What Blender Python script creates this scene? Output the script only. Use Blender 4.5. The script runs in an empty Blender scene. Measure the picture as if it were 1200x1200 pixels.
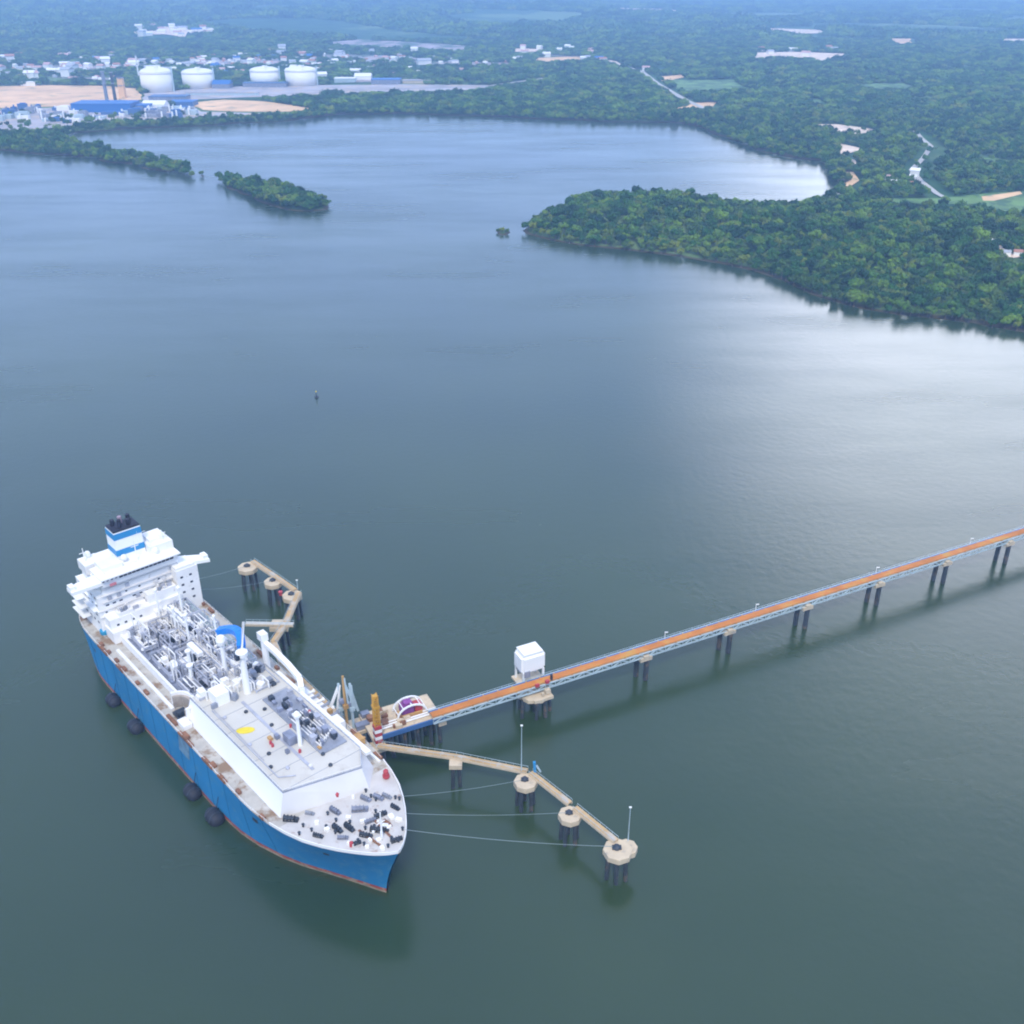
import bpy, bmesh, math, random
import numpy as np
from mathutils import Vector, Matrix
from mathutils.geometry import delaunay_2d_cdt
R = math.radians
random.seed(5); rng = np.random.default_rng(5)
sc = bpy.context.scene
COL = sc.collection

# ------------------------------------------------------------ camera, sky, sun, exposure
CAM_H = 254.8
PITCH = math.atan(640 / 1200)
cd = bpy.data.cameras.new('camera'); cam = bpy.data.objects.new('camera', cd); COL.objects.link(cam)
cam.location = (0, 0, CAM_H); cam.rotation_euler = (R(90) - PITCH, 0, 0)
cd.lens = 36; cd.sensor_width = 36; cd.sensor_fit = 'HORIZONTAL'; cd.clip_start = 1; cd.clip_end = 120000
sc.camera = cam

SUN_ELEV, SUN_AZ = R(54), R(182)          # azimuth clockwise from +Y: behind the camera, to the left
w = bpy.data.worlds.new('World'); sc.world = w; w.use_nodes = True
nt = w.node_tree; nt.nodes.clear()
def N(nt, t, **k):
    n = nt.nodes.new(t)
    for a, b in k.items(): setattr(n, a, b)
    return n
out = N(nt, 'ShaderNodeOutputWorld'); bg = N(nt, 'ShaderNodeBackground'); bg.inputs['Strength'].default_value = 0.1
sky = N(nt, 'ShaderNodeTexSky', sky_type='NISHITA'); sky.sun_disc = False
sky.sun_elevation = SUN_ELEV; sky.sun_rotation = SUN_AZ; sky.air_density = 1.0; sky.dust_density = 1.5; sky.ozone_density = 2.0
tc = N(nt, 'ShaderNodeTexCoord')
mp = N(nt, 'ShaderNodeMapping'); mp.inputs['Scale'].default_value = (1.0, 1.0, 2.6)
cl = N(nt, 'ShaderNodeTexNoise'); cl.inputs['Scale'].default_value = 2.2; cl.inputs['Detail'].default_value = 5; cl.inputs['Roughness'].default_value = .55
cr = N(nt, 'ShaderNodeValToRGB'); cr.color_ramp.elements[0].position = .40; cr.color_ramp.elements[1].position = .72
cr.color_ramp.elements[0].color = (0.4, 0.4, 0.4, 1); cr.color_ramp.elements[1].color = (.75, .75, .75, 1)
# one bright bank of cloud low in the sky ahead to the right
nrm = N(nt, 'ShaderNodeVectorMath', operation='NORMALIZE')
dot = N(nt, 'ShaderNodeVectorMath', operation='DOT_PRODUCT')
ca, ce = R(31), R(16)
dot.inputs[1].default_value = (math.sin(ca) * math.cos(ce), math.cos(ca) * math.cos(ce), math.sin(ce))
mr = N(nt, 'ShaderNodeMapRange', interpolation_type='SMOOTHSTEP'); mr.inputs['From Min'].default_value = .915; mr.inputs['From Max'].default_value = .995
mul = N(nt, 'ShaderNodeMath', operation='MULTIPLY'); add = N(nt, 'ShaderNodeMath', operation='ADD'); add.use_clamp = True
cmul = N(nt, 'ShaderNodeMath', operation='MULTIPLY_ADD'); cmul.inputs[1].default_value = 1.0; cmul.inputs[2].default_value = .25
mix = N(nt, 'ShaderNodeMixRGB'); mix.inputs['Color2'].default_value = (7.8, 10.0, 16.0, 1)
bright = N(nt, 'ShaderNodeMixRGB'); bright.inputs['Color2'].default_value = (48, 49, 53, 1)
L = nt.links.new
L(tc.outputs['Generated'], mp.inputs[0]); L(mp.outputs[0], cl.inputs['Vector']); L(cl.outputs['Fac'], cr.inputs[0])
L(tc.outputs['Generated'], nrm.inputs[0]); L(nrm.outputs[0], dot.inputs[0]); L(dot.outputs['Value'], mr.inputs['Value'])
L(cr.outputs[0], mix.inputs['Fac']); L(sky.outputs[0], mix.inputs['Color1'])
L(cl.outputs['Fac'], cmul.inputs[0]); L(mr.outputs[0], mul.inputs[0]); L(cmul.outputs[0], mul.inputs[1])
# paler, lavender veil of cloud toward the horizon
sz = N(nt, 'ShaderNodeSeparateXYZ'); L(nrm.outputs[0], sz.inputs[0])
vr = N(nt, 'ShaderNodeMapRange', interpolation_type='SMOOTHSTEP'); vr.inputs['From Min'].default_value = .78; vr.inputs['From Max'].default_value = .12; vr.inputs['To Min'].default_value = 0; vr.inputs['To Max'].default_value = .85
L(sz.outputs['Z'], vr.inputs['Value'])
veil = N(nt, 'ShaderNodeMixRGB'); veil.inputs['Color2'].default_value = (9.0, 12.2, 19.6, 1); L(vr.outputs[0], veil.inputs['Fac']); L(mix.outputs[0], veil.inputs['Color1'])
L(mul.outputs[0], bright.inputs['Fac']); L(veil.outputs[0], bright.inputs['Color1'])
L(bright.outputs[0], bg.inputs['Color']); L(bg.outputs[0], out.inputs[0])

sd = bpy.data.lights.new('sun', 'SUN'); sun = bpy.data.objects.new('sun', sd); COL.objects.link(sun)
sd.energy = 2.2; sd.angle = R(12); sd.color = (1, .94, .82)
sv = Vector((math.sin(SUN_AZ) * math.cos(SUN_ELEV), math.cos(SUN_AZ) * math.cos(SUN_ELEV), math.sin(SUN_ELEV)))
sun.rotation_euler = sv.to_track_quat('Z', 'Y').to_euler(); sun.location = (0, 0, 600)
sc.view_settings.view_transform = 'Standard'; sc.view_settings.look = 'None'; sc.view_settings.gamma = 1
sc.view_settings.exposure = 0.22
try:
    sc.cycles.volume_bounces = 1; sc.cycles.max_bounces = 6; sc.cycles.caustics_reflective = False; sc.cycles.caustics_refractive = False
    sc.cycles.use_denoising = True; sc.cycles.filter_width = 2.0
except Exception: pass

# ------------------------------------------------------------ pixel (1200 grid) -> place on the ground
def terrain(x, y):
    x = np.asarray(x, float); y = np.asarray(y, float)
    z = 1.4 + 14 * np.exp(-((x - 150) / 190) ** 2 - ((y - 1130) / 110) ** 2) + 15 * np.exp(-((x - 420) / 160) ** 2 - ((y - 1000) / 120) ** 2)
    t = np.clip((y - 3900) / 4500, 0, 1); t = t * t * (3 - 2 * t)
    l = np.clip((1500 - x) / 4500, 0, 1)
    z = z + t * l * (120 + 45 * np.sin(x / 610 + 1) * np.sin(y / 830) + 25 * np.sin(x / 260 + y / 330))
    return z
def ray(px, py):
    a = (px - 600) / 1200; b = (600 - py) / 1200; c, s = math.cos(PITCH), math.sin(PITCH)
    return np.array([a, c + b * s, -s + b * c])
def at(px, py, h=0.0):
    D = ray(px, py); t = (h - CAM_H) / D[2]; return (D[0] * t, D[1] * t)
def at_land(px, py):
    h = 1.4
    for _ in range(25):
        x, y = at(px, py, h); h = .5 * h + .5 * float(terrain(x, y))
    return at(px, py, h)

# ------------------------------------------------------------ materials
def mat(name, col, rough=.6, metal=0., noise=None, bump=0., spec=.5, stain=None, coords='Object'):
    """noise=(scale, amount); stain=(scale, colour, low, high)"""
    m = bpy.data.materials.new(name); m.use_nodes = True; t = m.node_tree; b = t.nodes['Principled BSDF']
    b.inputs['Roughness'].default_value = rough; b.inputs['Metallic'].default_value = metal
    b.inputs['Specular IOR Level'].default_value = spec; b.inputs['Base Color'].default_value = (*col, 1)
    c = None
    tcn = N(t, 'ShaderNodeTexCoord')
    if noise:
        n = N(t, 'ShaderNodeTexNoise'); n.inputs['Scale'].default_value = noise[0]; n.inputs['Detail'].default_value = 4
        t.links.new(tcn.outputs[coords], n.inputs['Vector'])
        r = N(t, 'ShaderNodeMapRange'); r.inputs['From Min'].default_value = .3; r.inputs['From Max'].default_value = .7
        r.inputs['To Min'].default_value = 1 - noise[1]; r.inputs['To Max'].default_value = 1 + noise[1] * .6
        v = N(t, 'ShaderNodeVectorMath', operation='SCALE'); v.inputs[0].default_value = col
        t.links.new(n.outputs['Fac'], r.inputs[0]); t.links.new(r.outputs[0], v.inputs['Scale']); c = v.outputs[0]
        if bump:
            bp = N(t, 'ShaderNodeBump'); bp.inputs['Strength'].default_value = bump; t.links.new(n.outputs['Fac'], bp.inputs['Height']); t.links.new(bp.outputs[0], b.inputs['Normal'])
    if stain:
        n2 = N(t, 'ShaderNodeTexNoise'); n2.inputs['Scale'].default_value = stain[0]; n2.inputs['Detail'].default_value = 6; n2.inputs['Roughness'].default_value = .65
        t.links.new(tcn.outputs[coords], n2.inputs['Vector'])
        r2 = N(t, 'ShaderNodeMapRange'); r2.inputs['From Min'].default_value = stain[2]; r2.inputs['From Max'].default_value = stain[3]
        mx = N(t, 'ShaderNodeMixRGB'); mx.inputs['Color2'].default_value = (*stain[1], 1)
        if c is None: mx.inputs['Color1'].default_value = (*col, 1)
        else: t.links.new(c, mx.inputs['Color1'])
        t.links.new(n2.outputs['Fac'], r2.inputs[0]); t.links.new(r2.outputs[0], mx.inputs['Fac']); c = mx.outputs[0]
    if c is not None: t.links.new(c, b.inputs['Base Color'])
    return m
M = {}
M['blue_hull'] = mat('blue_hull_paint', (.022, .21, .42), .6, spec=.3, noise=(.06, .12), stain=(.30, (.08, .24, .36), .52, .74))
M['red'] = mat('red_boot_paint', (.42, .07, .05), .6, noise=(.2, .3), stain=(.4, (.35, .24, .16), .5, .6))
M['fouling'] = mat('waterline_fouling', (.30, .23, .15), .8, noise=(.3, .4))
M['white'] = mat('white_ship_paint', (.86, .84, .80), .5, noise=(.15, .06), stain=(.5, (.52, .47, .40), .62, .74))
M['white_clean'] = mat('white_paint', (.88, .87, .83), .5)
M['trunk'] = mat('trunk_paint', (.60, .57, .50), .6, spec=.3, noise=(.08, .08), stain=(.16, (.52, .48, .42), .56, .72))
M['trunk_side'] = mat('trunk_side_paint', (.88, .88, .88), .5, noise=(.05, .03))
M['trunk_front'] = mat('trunk_front_paint', (.70, .68, .66), .6, spec=.3, noise=(.1, .06))
M['frame'] = mat('grey_frame_steel', (.42, .43, .48), .5, noise=(.3, .2))
M['deck'] = mat('weathered_deck', (.50, .47, .41), .7, noise=(.25, .18), stain=(.14, (.26, .17, .10), .50, .62))
M['foredeck'] = mat('foredeck_paint', (.60, .57, .53), .6, noise=(.2, .12), stain=(.3, (.40, .30, .24), .58, .70))
M['grey'] = mat('grey_steel', (.30, .32, .37), .5, noise=(.3, .3), metal=.1)
M['midgrey'] = mat('blue_grey_steel', (.23, .25, .32), .5, noise=(.3, .4))
M['dark'] = mat('dark_machinery', (.035, .045, .06), .5, noise=(.5, .4))
M['glass'] = mat('dark_window_glass', (.02, .03, .05), .12)
M['band'] = mat('funnel_blue', (.02, .24, .50), .45)
M['boom'] = mat('bright_blue_paint', (.01, .22, .72), .4)
M['soot'] = mat('sooty_black', (.02, .02, .035), .6, noise=(.6, .5))
M['yellow'] = mat('yellow_paint', (.80, .62, .03), .6, noise=(.5, .1))
M['orange'] = mat('orange_pipe', (.60, .22, .04), .6, noise=(.10, .25), stain=(.10, (.55, .30, .06), .52, .62))
M['ochre'] = mat('ochre_steel', (.52, .30, .10), .6, noise=(.3, .25))
M['rust'] = mat('rusty_steel', (.26, .12, .06), .8, noise=(.4, .4))
M['truss'] = mat('pale_blue_steel', (.44, .54, .57), .5, noise=(.3, .15))
M['concrete'] = mat('cream_concrete', (.62, .50, .34), .8, noise=(.4, .12), stain=(.25, (.35, .31, .25), .55, .7))
M['walk'] = mat('walkway_grating', (.54, .36, .17), .8, noise=(.2, .2), stain=(.15, (.52, .44, .34), .5, .6))
M['pile'] = mat('dark_steel_pile', (.045, .055, .065), .6, noise=(.3, .4), stain=(.25, (.14, .10, .07), .52, .64))
M['rubber'] = mat('black_rubber', (.018, .020, .03), .7)
M['rope'] = mat('pale_rope', (.24, .30, .30), .8)
M['redp'] = mat('red_equipment', (.45, .05, .06), .5)
M['purple'] = mat('violet_tarpaulin', (.25, .06, .26), .6, noise=(.4, .3))
M['bluebeam'] = mat('blue_beam', (.05, .13, .30), .5)
M['tank'] = mat('white_tank_concrete', (.86, .84, .78), .6, noise=(.02, .03))
M['shedblue'] = mat('blue_shed_roof', (.02, .14, .42), .5)
M['sand'] = mat('sandy_clearing', (.82, .52, .27), .9, noise=(.012, .25), stain=(.02, (.30, .29, .18), .56, .66))
M['pale_sand'] = mat('pale_sand', (.85, .66, .50), .9, noise=(.02, .15), stain=(.05, (.45, .34, .24), .55, .65))
M['gravel'] = mat('plant_gravel', (.42, .40, .42), .9, noise=(.02, .3), stain=(.025, (.52, .42, .34), .50, .6))
M['field'] = mat('grass_field', (.13, .25, .055), .9, noise=(.02, .4), stain=(.03, (.04, .11, .03), .48, .56))
M['town'] = mat('town_ground', (.44, .36, .36), .9, noise=(.01, .2), stain=(.012, (.07, .12, .07), .46, .56))
M['road'] = mat('dirt_road', (.48, .46, .42), .9, noise=(.05, .1))
M['trunkbark'] = mat('pale_bark', (.20, .16, .12), .9, noise=(.5, .3))

def foliage_mat(name, c1, c2, c3):
    m = bpy.data.materials.new(name); m.use_nodes = True; t = m.node_tree; b = t.nodes['Principled BSDF']
    b.inputs['Roughness'].default_value = .65; b.inputs['Specular IOR Level'].default_value = .25
    oi = N(t, 'ShaderNodeObjectInfo'); r = N(t, 'ShaderNodeValToRGB')
    e = r.color_ramp.elements; e[0].color = (*c1, 1); e[1].color = (*c3, 1); e[1].position = 1; x = e.new(.55); x.color = (*c2, 1)
    gp = N(t, 'ShaderNodeNewGeometry'); pn = N(t, 'ShaderNodeTexNoise'); pn.inputs['Scale'].default_value = .022; pn.inputs['Detail'].default_value = 3; t.links.new(gp.outputs['Position'], pn.inputs['Vector'])
    pr_ = N(t, 'ShaderNodeMapRange'); pr_.inputs['From Min'].default_value = .3; pr_.inputs['From Max'].default_value = .7; pr_.inputs['To Min'].default_value = -.35; pr_.inputs['To Max'].default_value = .4
    ad = N(t, 'ShaderNodeMath', operation='ADD'); ad.use_clamp = True; t.links.new(pn.outputs['Fac'], pr_.inputs[0]); t.links.new(pr_.outputs[0], ad.inputs[0]); t.links.new(oi.outputs['Random'], ad.inputs[1]); t.links.new(ad.outputs[0], r.inputs[0])
    tcn = N(t, 'ShaderNodeTexCoord'); n = N(t, 'ShaderNodeTexNoise'); n.inputs['Scale'].default_value = .35; n.inputs['Detail'].default_value = 3
    t.links.new(tcn.outputs['Object'], n.inputs['Vector'])
    rr = N(t, 'ShaderNodeMapRange'); rr.inputs['From Min'].default_value = .3; rr.inputs['From Max'].default_value = .7; rr.inputs['To Min'].default_value = .65; rr.inputs['To Max'].default_value = 1.3
    v = N(t, 'ShaderNodeVectorMath', operation='SCALE'); t.links.new(n.outputs['Fac'], rr.inputs[0]); t.links.new(r.outputs[0], v.inputs[0]); t.links.new(rr.outputs[0], v.inputs['Scale'])
    t.links.new(v.outputs[0], b.inputs['Base Color']); return m
M['leaf'] = foliage_mat('forest_foliage', (.003, .042, .012), (.028, .118, .016), (.15, .26, .016))
M['leaf_dark'] = foliage_mat('mangrove_foliage', (.018, .060, .018), (.065, .140, .020), (.20, .25, .020))
M['leaf_bright'] = foliage_mat('bright_foliage', (.05, .11, .02), (.08, .15, .025), (.13, .18, .03))

# water
def water_mat():
    m = bpy.data.materials.new('bay_water'); m.use_nodes = True; t = m.node_tree; b = t.nodes['Principled BSDF']; Lk = t.links.new
    g = N(t, 'ShaderNodeNewGeometry')
    big = N(t, 'ShaderNodeTexNoise'); big.inputs['Scale'].default_value = .0035; big.inputs['Detail'].default_value = 4; Lk(g.outputs['Position'], big.inputs['Vector'])
    r = N(t, 'ShaderNodeValToRGB'); r.color_ramp.elements[0].position = .35; r.color_ramp.elements[1].position = .68
    r.color_ramp.elements[0].color = (.018, .040, .015, 1); r.color_ramp.elements[1].color = (.036, .062, .022, 1)
    Lk(big.outputs['Fac'], r.inputs[0]); Lk(r.outputs[0], b.inputs['Base Color'])
    b.inputs['IOR'].default_value = 1.38; b.inputs['Specular IOR Level'].default_value = 1.0
    # wind streaks change the gloss
    mp = N(t, 'ShaderNodeMapping'); mp.inputs['Scale'].default_value = (.0035, .012, 1); mp.inputs['Rotation'].default_value = (0, 0, R(-12)); Lk(g.outputs['Position'], mp.inputs[0])
    st = N(t, 'ShaderNodeTexNoise'); st.inputs['Scale'].default_value = 1.0; st.inputs['Detail'].default_value = 6; st.inputs['Roughness'].default_value = .6; Lk(mp.outputs[0], st.inputs['Vector'])
    rr = N(t, 'ShaderNodeMapRange'); rr.inputs['From Min'].default_value = .3; rr.inputs['From Max'].default_value = .7; rr.inputs['To Min'].default_value = .13; rr.inputs['To Max'].default_value = .32
    Lk(st.outputs['Fac'], rr.inputs[0]); Lk(rr.outputs[0], b.inputs['Roughness'])
    n1 = N(t, 'ShaderNodeTexNoise'); n1.inputs['Scale'].default_value = .22; n1.inputs['Detail'].default_value = 5; Lk(g.outputs['Position'], n1.inputs['Vector'])
    bp = N(t, 'ShaderNodeBump'); bp.inputs['Strength'].default_value = .12; bp.inputs['Distance'].default_value = .8; Lk(n1.outputs['Fac'], bp.inputs['Height']); Lk(bp.outputs[0], b.inputs['Normal'])
    return m
M['water'] = water_mat()
def land_mat():
    m = bpy.data.materials.new('forest_floor'); m.use_nodes = True; t = m.node_tree; b = t.nodes['Principled BSDF']; Lk = t.links.new
    b.inputs['Roughness'].default_value = .9; b.inputs['Specular IOR Level'].default_value = .1
    g = N(t, 'ShaderNodeNewGeometry')
    def noise(s, d=5, ro=.55):
        n = N(t, 'ShaderNodeTexNoise'); n.inputs['Scale'].default_value = s; n.inputs['Detail'].default_value = d; n.inputs['Roughness'].default_value = ro; Lk(g.outputs['Position'], n.inputs['Vector']); return n
    n = noise(.012); r = N(t, 'ShaderNodeValToRGB'); r.color_ramp.elements[0].position = .35; r.color_ramp.elements[1].position = .65
    r.color_ramp.elements[0].color = (.014, .060, .026, 1); r.color_ramp.elements[1].color = (.05, .13, .04, 1); Lk(n.outputs['Fac'], r.inputs[0])
    n2 = noise(.0013, 7, .62); r2 = N(t, 'ShaderNodeMapRange'); r2.inputs['From Min'].default_value = .50; r2.inputs['From Max'].default_value = .58; Lk(n2.outputs['Fac'], r2.inputs[0])
    mx = N(t, 'ShaderNodeMixRGB'); mx.inputs['Color2'].default_value = (.15, .23, .09, 1); Lk(r.outputs[0], mx.inputs['Color1']); Lk(r2.outputs[0], mx.inputs['Fac'])
    sx = N(t, 'ShaderNodeSeparateXYZ'); Lk(g.outputs['Position'], sx.inputs[0])
    rz = N(t, 'ShaderNodeMapRange'); rz.inputs['From Min'].default_value = .55; rz.inputs['From Max'].default_value = 1.1; rz.inputs['To Min'].default_value = 1; rz.inputs['To Max'].default_value = 0; Lk(sx.outputs['Z'], rz.inputs[0])
    mz = N(t, 'ShaderNodeMixRGB'); mz.inputs['Color2'].default_value = (.075, .065, .04, 1); Lk(mx.outputs[0], mz.inputs['Color1']); Lk(rz.outputs[0], mz.inputs['Fac'])
    Lk(mz.outputs[0], b.inputs['Base Color']); return m
M['land'] = land_mat()

# ------------------------------------------------------------ mesh helpers
class MB:
    def __init__(s): s.v = []; s.f = []; s.m = []; s.mi = 0
    def add(s, vs, fs):
        o = len(s.v); s.v += [tuple(map(float, p)) for p in vs]; s.f += [tuple(i + o for i in f) for f in fs]; s.m += [s.mi] * len(fs); return s
    def box(s, c, d, rz=0, taper=1.0):
        cx, cy, cz = c; hx, hy, hz = d[0] / 2, d[1] / 2, d[2] / 2; vs = []
        for k, sz in ((1, -1), (taper, 1)):
            for sx, sy in ((-1, -1), (1, -1), (1, 1), (-1, 1)):
                x, y = sx * hx * k, sy * hy * k
                vs.append((cx + x * math.cos(rz) - y * math.sin(rz), cy + x * math.sin(rz) + y * math.cos(rz), cz + sz * hz))
        return s.add(vs, [(3, 2, 1, 0), (4, 5, 6, 7), (0, 1, 5, 4), (1, 2, 6, 5), (2, 3, 7, 6), (3, 0, 4, 7)])
    def bar(s, a, b, w, h=None, n=4, r2=None):
        """bar (n=4) or rod (n>4) from a to b"""
        a, b = Vector(a), Vector(b); h = h or w; d = (b - a)
        if d.length < 1e-6: return s
        d.normalize(); up = Vector((0, 0, 1)) if abs(d.z) < .95 else Vector((1, 0, 0))
        x = d.cross(up).normalized(); y = x.cross(d).normalized(); vs = []
        k2 = 1 if r2 is None else r2 / (w / 2)
        for p, k in ((a, 1), (b, k2)):
            for i in range(n):
                t = 2 * math.pi * (i + .5) / n; q = 1.4142 if n == 4 else 1
                vs.append(p + x * (math.cos(t) * w / 2 * q * k) + y * (math.sin(t) * h / 2 * q * k))
        fs = [(i, (i + 1) % n, n + (i + 1) % n, n + i) for i in range(n)] + [tuple(range(n - 1, -1, -1)), tuple(range(n, 2 * n))]
        return s.add(vs, fs)
    def tube(s, pts, r, n=6):
        for a, b in zip(pts, pts[1:]): s.bar(a, b, 2 * r, n=n)
        return s
    def lathe(s, prof, c=(0, 0, 0), n=16, axis='z'):
        """prof: list of (radius, height)"""
        vs = []
        for r, z in prof:
            for i in range(n):
                t = 2 * math.pi * i / n; p = (r * math.cos(t), r * math.sin(t), z)
                if axis == 'x': p = (p[2], p[0], p[1])
                if axis == 'y': p = (p[1], p[2], p[0])
                vs.append((p[0] + c[0], p[1] + c[1], p[2] + c[2]))
        fs = []
        for k in range(len(prof) - 1):
            for i in range(n): fs.append((k * n + i, k * n + (i + 1) % n, (k + 1) * n + (i + 1) % n, (k + 1) * n + i))
        fs += [tuple(range(n - 1, -1, -1)), tuple((len(prof) - 1) * n + i for i in range(n))]
        return s.add(vs, fs)
    def prism(s, poly, z0, z1):
        n = len(poly)
        vs = [(x, y, z0) for x, y in poly] + [(x, y, z1) for x, y in poly]
        return s.add(vs, [tuple(range(n - 1, -1, -1)), tuple(range(n, 2 * n))] + [(i, (i + 1) % n, n + (i + 1) % n, n + i) for i in range(n)])
    def build(s, name, m, parent=None, smooth=False, loc=None, rz=0):
        me = bpy.data.meshes.new(name); me.from_pydata(s.v, [], s.f)
        for k in (m if isinstance(m, (list, tuple)) else [m]): me.materials.append(M[k] if isinstance(k, str) else k)
        me.polygons.foreach_set('material_index', s.m)
        bm = bmesh.new(); bm.from_mesh(me); bmesh.ops.recalc_face_normals(bm, faces=bm.faces); bm.to_mesh(me); bm.free()
        if smooth: me.polygons.foreach_set('use_smooth', [True] * len(me.polygons))
        o = bpy.data.objects.new(name, me); COL.objects.link(o)
        if parent: o.parent = parent
        if loc is not None: o.location = loc
        if rz: o.rotation_euler = (0, 0, rz)
        return o
def tag(o, label=None, cat=None, group=None, kind=None):
    if label: o['label'] = label
    if cat: o['category'] = cat
    if group: o['group'] = group
    if kind: o['kind'] = kind
    return o
def empty(name, loc, rz, label, cat, group=None):
    o = bpy.data.objects.new(name, None); COL.objects.link(o); o.location = loc; o.rotation_euler = (0, 0, rz); o.empty_display_size = 1
    return tag(o, label, cat, group)
def copy_tree(o, parent=None):
    c = o.copy(); COL.objects.link(c)
    if parent: c.parent = parent
    for ch in [x for x in bpy.data.objects if x.parent == o]: copy_tree(ch, c)
    return c

# ------------------------------------------------------------ land and water
MB().add([(-50000, -6000, 0), (50000, -6000, 0), (50000, 60000, 0), (-50000, 60000, 0)], [(0, 1, 2, 3)]).build('water', 'water')['kind'] = 'structure'

def refine(poly, step, jit, seed):
    r = random.Random(seed); o = []
    n = len(poly)
    for i in range(n):
        a, b = np.array(poly[i]), np.array(poly[(i + 1) % n]); d = np.linalg.norm(b - a)
        st = step if max(abs(a[0]), abs(b[0])) < 5000 else 1e9
        k = max(1, min(60, int(d / st)))
        for j in range(k):
            p = a + (b - a) * j / k
            if k > 1 and j: p = p + np.array([r.uniform(-jit, jit), r.uniform(-jit, jit)])
            o.append((float(p[0]), float(p[1])))
    return o
def W(pts): return [tuple(at(*p)) for p in pts]
shore = [(-50000, 1900), (-4000, 1650)] + W([(-150, 170), (0, 177), (50, 182), (110, 187), (150, 194), (190, 203), (225, 209), (232, 207),
    (224, 199), (195, 191), (170, 186), (140, 181), (110, 175), (85, 168), (72, 164), (95, 156), (150, 152), (200, 150), (250, 148), (340, 142), (400, 135), (470, 134),
    (560, 137), (620, 140), (700, 143), (790, 145), (815, 149), (850, 163), (880, 175), (900, 180), (930, 187), (958, 190), (968, 203), (983, 218),
    (980, 227), (962, 238), (930, 244), (880, 245), (850, 241), (830, 237), (800, 233), (740, 230), (700, 232), (668, 240), (640, 254), (622, 264), (610, 270),
    (614, 274), (640, 281), (680, 288), (720, 292), (760, 297), (800, 302), (840, 309), (880, 318), (915, 329), (950, 346), (1000, 361), (1060, 371), (1130, 379), (1200, 392), (1300, 418)]) \
    + [(700, 640), (1600, 300), (9000, -2000), (50000, -4000), (50000, 59000), (-50000, 59000)]
shore = refine(shore, 28, 5, 1)
island = refine(W([(247, 209), (262, 212), (285, 214), (320, 219), (345, 225), (362, 231), (378, 237), (388, 241), (386, 246), (365, 248.5), (345, 248), (322, 243), (300, 236), (275, 224), (258, 214)]), 18, 4, 2)
islet = refine(W([(580, 270), (592, 269), (600, 272), (596, 276), (584, 276)]), 8, 1.5, 3)
rock = refine(W([(233, 205), (240, 204), (242, 208), (235, 209)]), 10, 2, 4)

def inside(P, poly):
    x, y = P[:, 0], P[:, 1]; c = np.zeros(len(P), bool); n = len(poly)
    for i in range(n):
        x1, y1 = poly[i]; x2, y2 = poly[i - 1]
        if y1 == y2: continue
        c ^= ((y1 > y) != (y2 > y)) & (x < (x2 - x1) * (y - y1) / (y2 - y1) + x1)
    return c
def edge_dist(P, poly):
    d = np.full(len(P), 1e9); n = len(poly)
    for i in range(n):
        a = np.array(poly[i - 1]); b = np.array(poly[i]); ab = b - a; L2 = ab @ ab
        if L2 < 1e-9: continue
        t = np.clip(((P - a) @ ab) / L2, 0, 1); q = a + t[:, None] * ab; d = np.minimum(d, np.hypot(*(P - q).T))
    return d
def surf(P, e):
    return 1.4 * np.clip(e / 10, 0, 1) + (terrain(P[:, 0], P[:, 1]) - 1.4) * np.clip(e / 90, 0, 1)
def land(name, poly, spacing_fn, kind_label=None):
    pts = []
    ring = np.array(poly)
    lo, hi = ring.min(0), ring.max(0)
    D = 150.0
    cand = []
    while D < 58000:
        s = spacing_fn(D)
        xs = np.arange(max(lo[0], -D * 1.1), min(hi[0], D * 1.1), s)
        if len(xs): cand.append(np.stack([xs + rng.uniform(-.3, .3, len(xs)) * s, D + rng.uniform(-.3, .3, len(xs)) * s], 1))
        D += s
    C_ = np.concatenate(cand); C_ = C_[(C_[:, 0] > lo[0]) & (C_[:, 0] < hi[0]) & (C_[:, 1] > lo[1]) & (C_[:, 1] < hi[1])]
    C_ = C_[inside(C_, poly)]; ed = edge_dist(C_, poly); k = ed > np.minimum(8, spacing_fn(1000) * .3); C_, ed = C_[k], ed[k]
    V = [Vector(p) for p in poly] + [Vector(p) for p in C_.tolist()]
    n = len(poly)
    r = delaunay_2d_cdt(V, [(i, (i + 1) % n) for i in range(n)], [], 1, 1e-3)
    vs, fs = r[0], r[2]
    A = np.array([(v.x, v.y) for v in vs]); e = edge_dist(A, poly); z = surf(A, e) - .35 * (e < 1)
    me = bpy.data.meshes.new(name); me.from_pydata(np.c_[A, z].tolist(), [], [tuple(f) for f in fs]); me.materials.append(M['land'])
    bm = bmesh.new(); bm.from_mesh(me); bmesh.ops.recalc_face_normals(bm, faces=bm.faces)
    if sum(f.normal.z for f in bm.faces) < 0: bmesh.ops.reverse_faces(bm, faces=bm.faces)
    bm.to_mesh(me); bm.free()
    o = bpy.data.objects.new(name, me); COL.objects.link(o); o['kind'] = 'structure'; return o
land('ground', shore, lambda D: 30 if D < 1400 else D * .028)
land('island', island, lambda D: 12 if D < 2000 else 1e5)
land('islet', islet, lambda D: 5 if D < 1400 else 1e5)
land('shoal', rock, lambda D: 6 if D < 1700 else 1e5)

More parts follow.
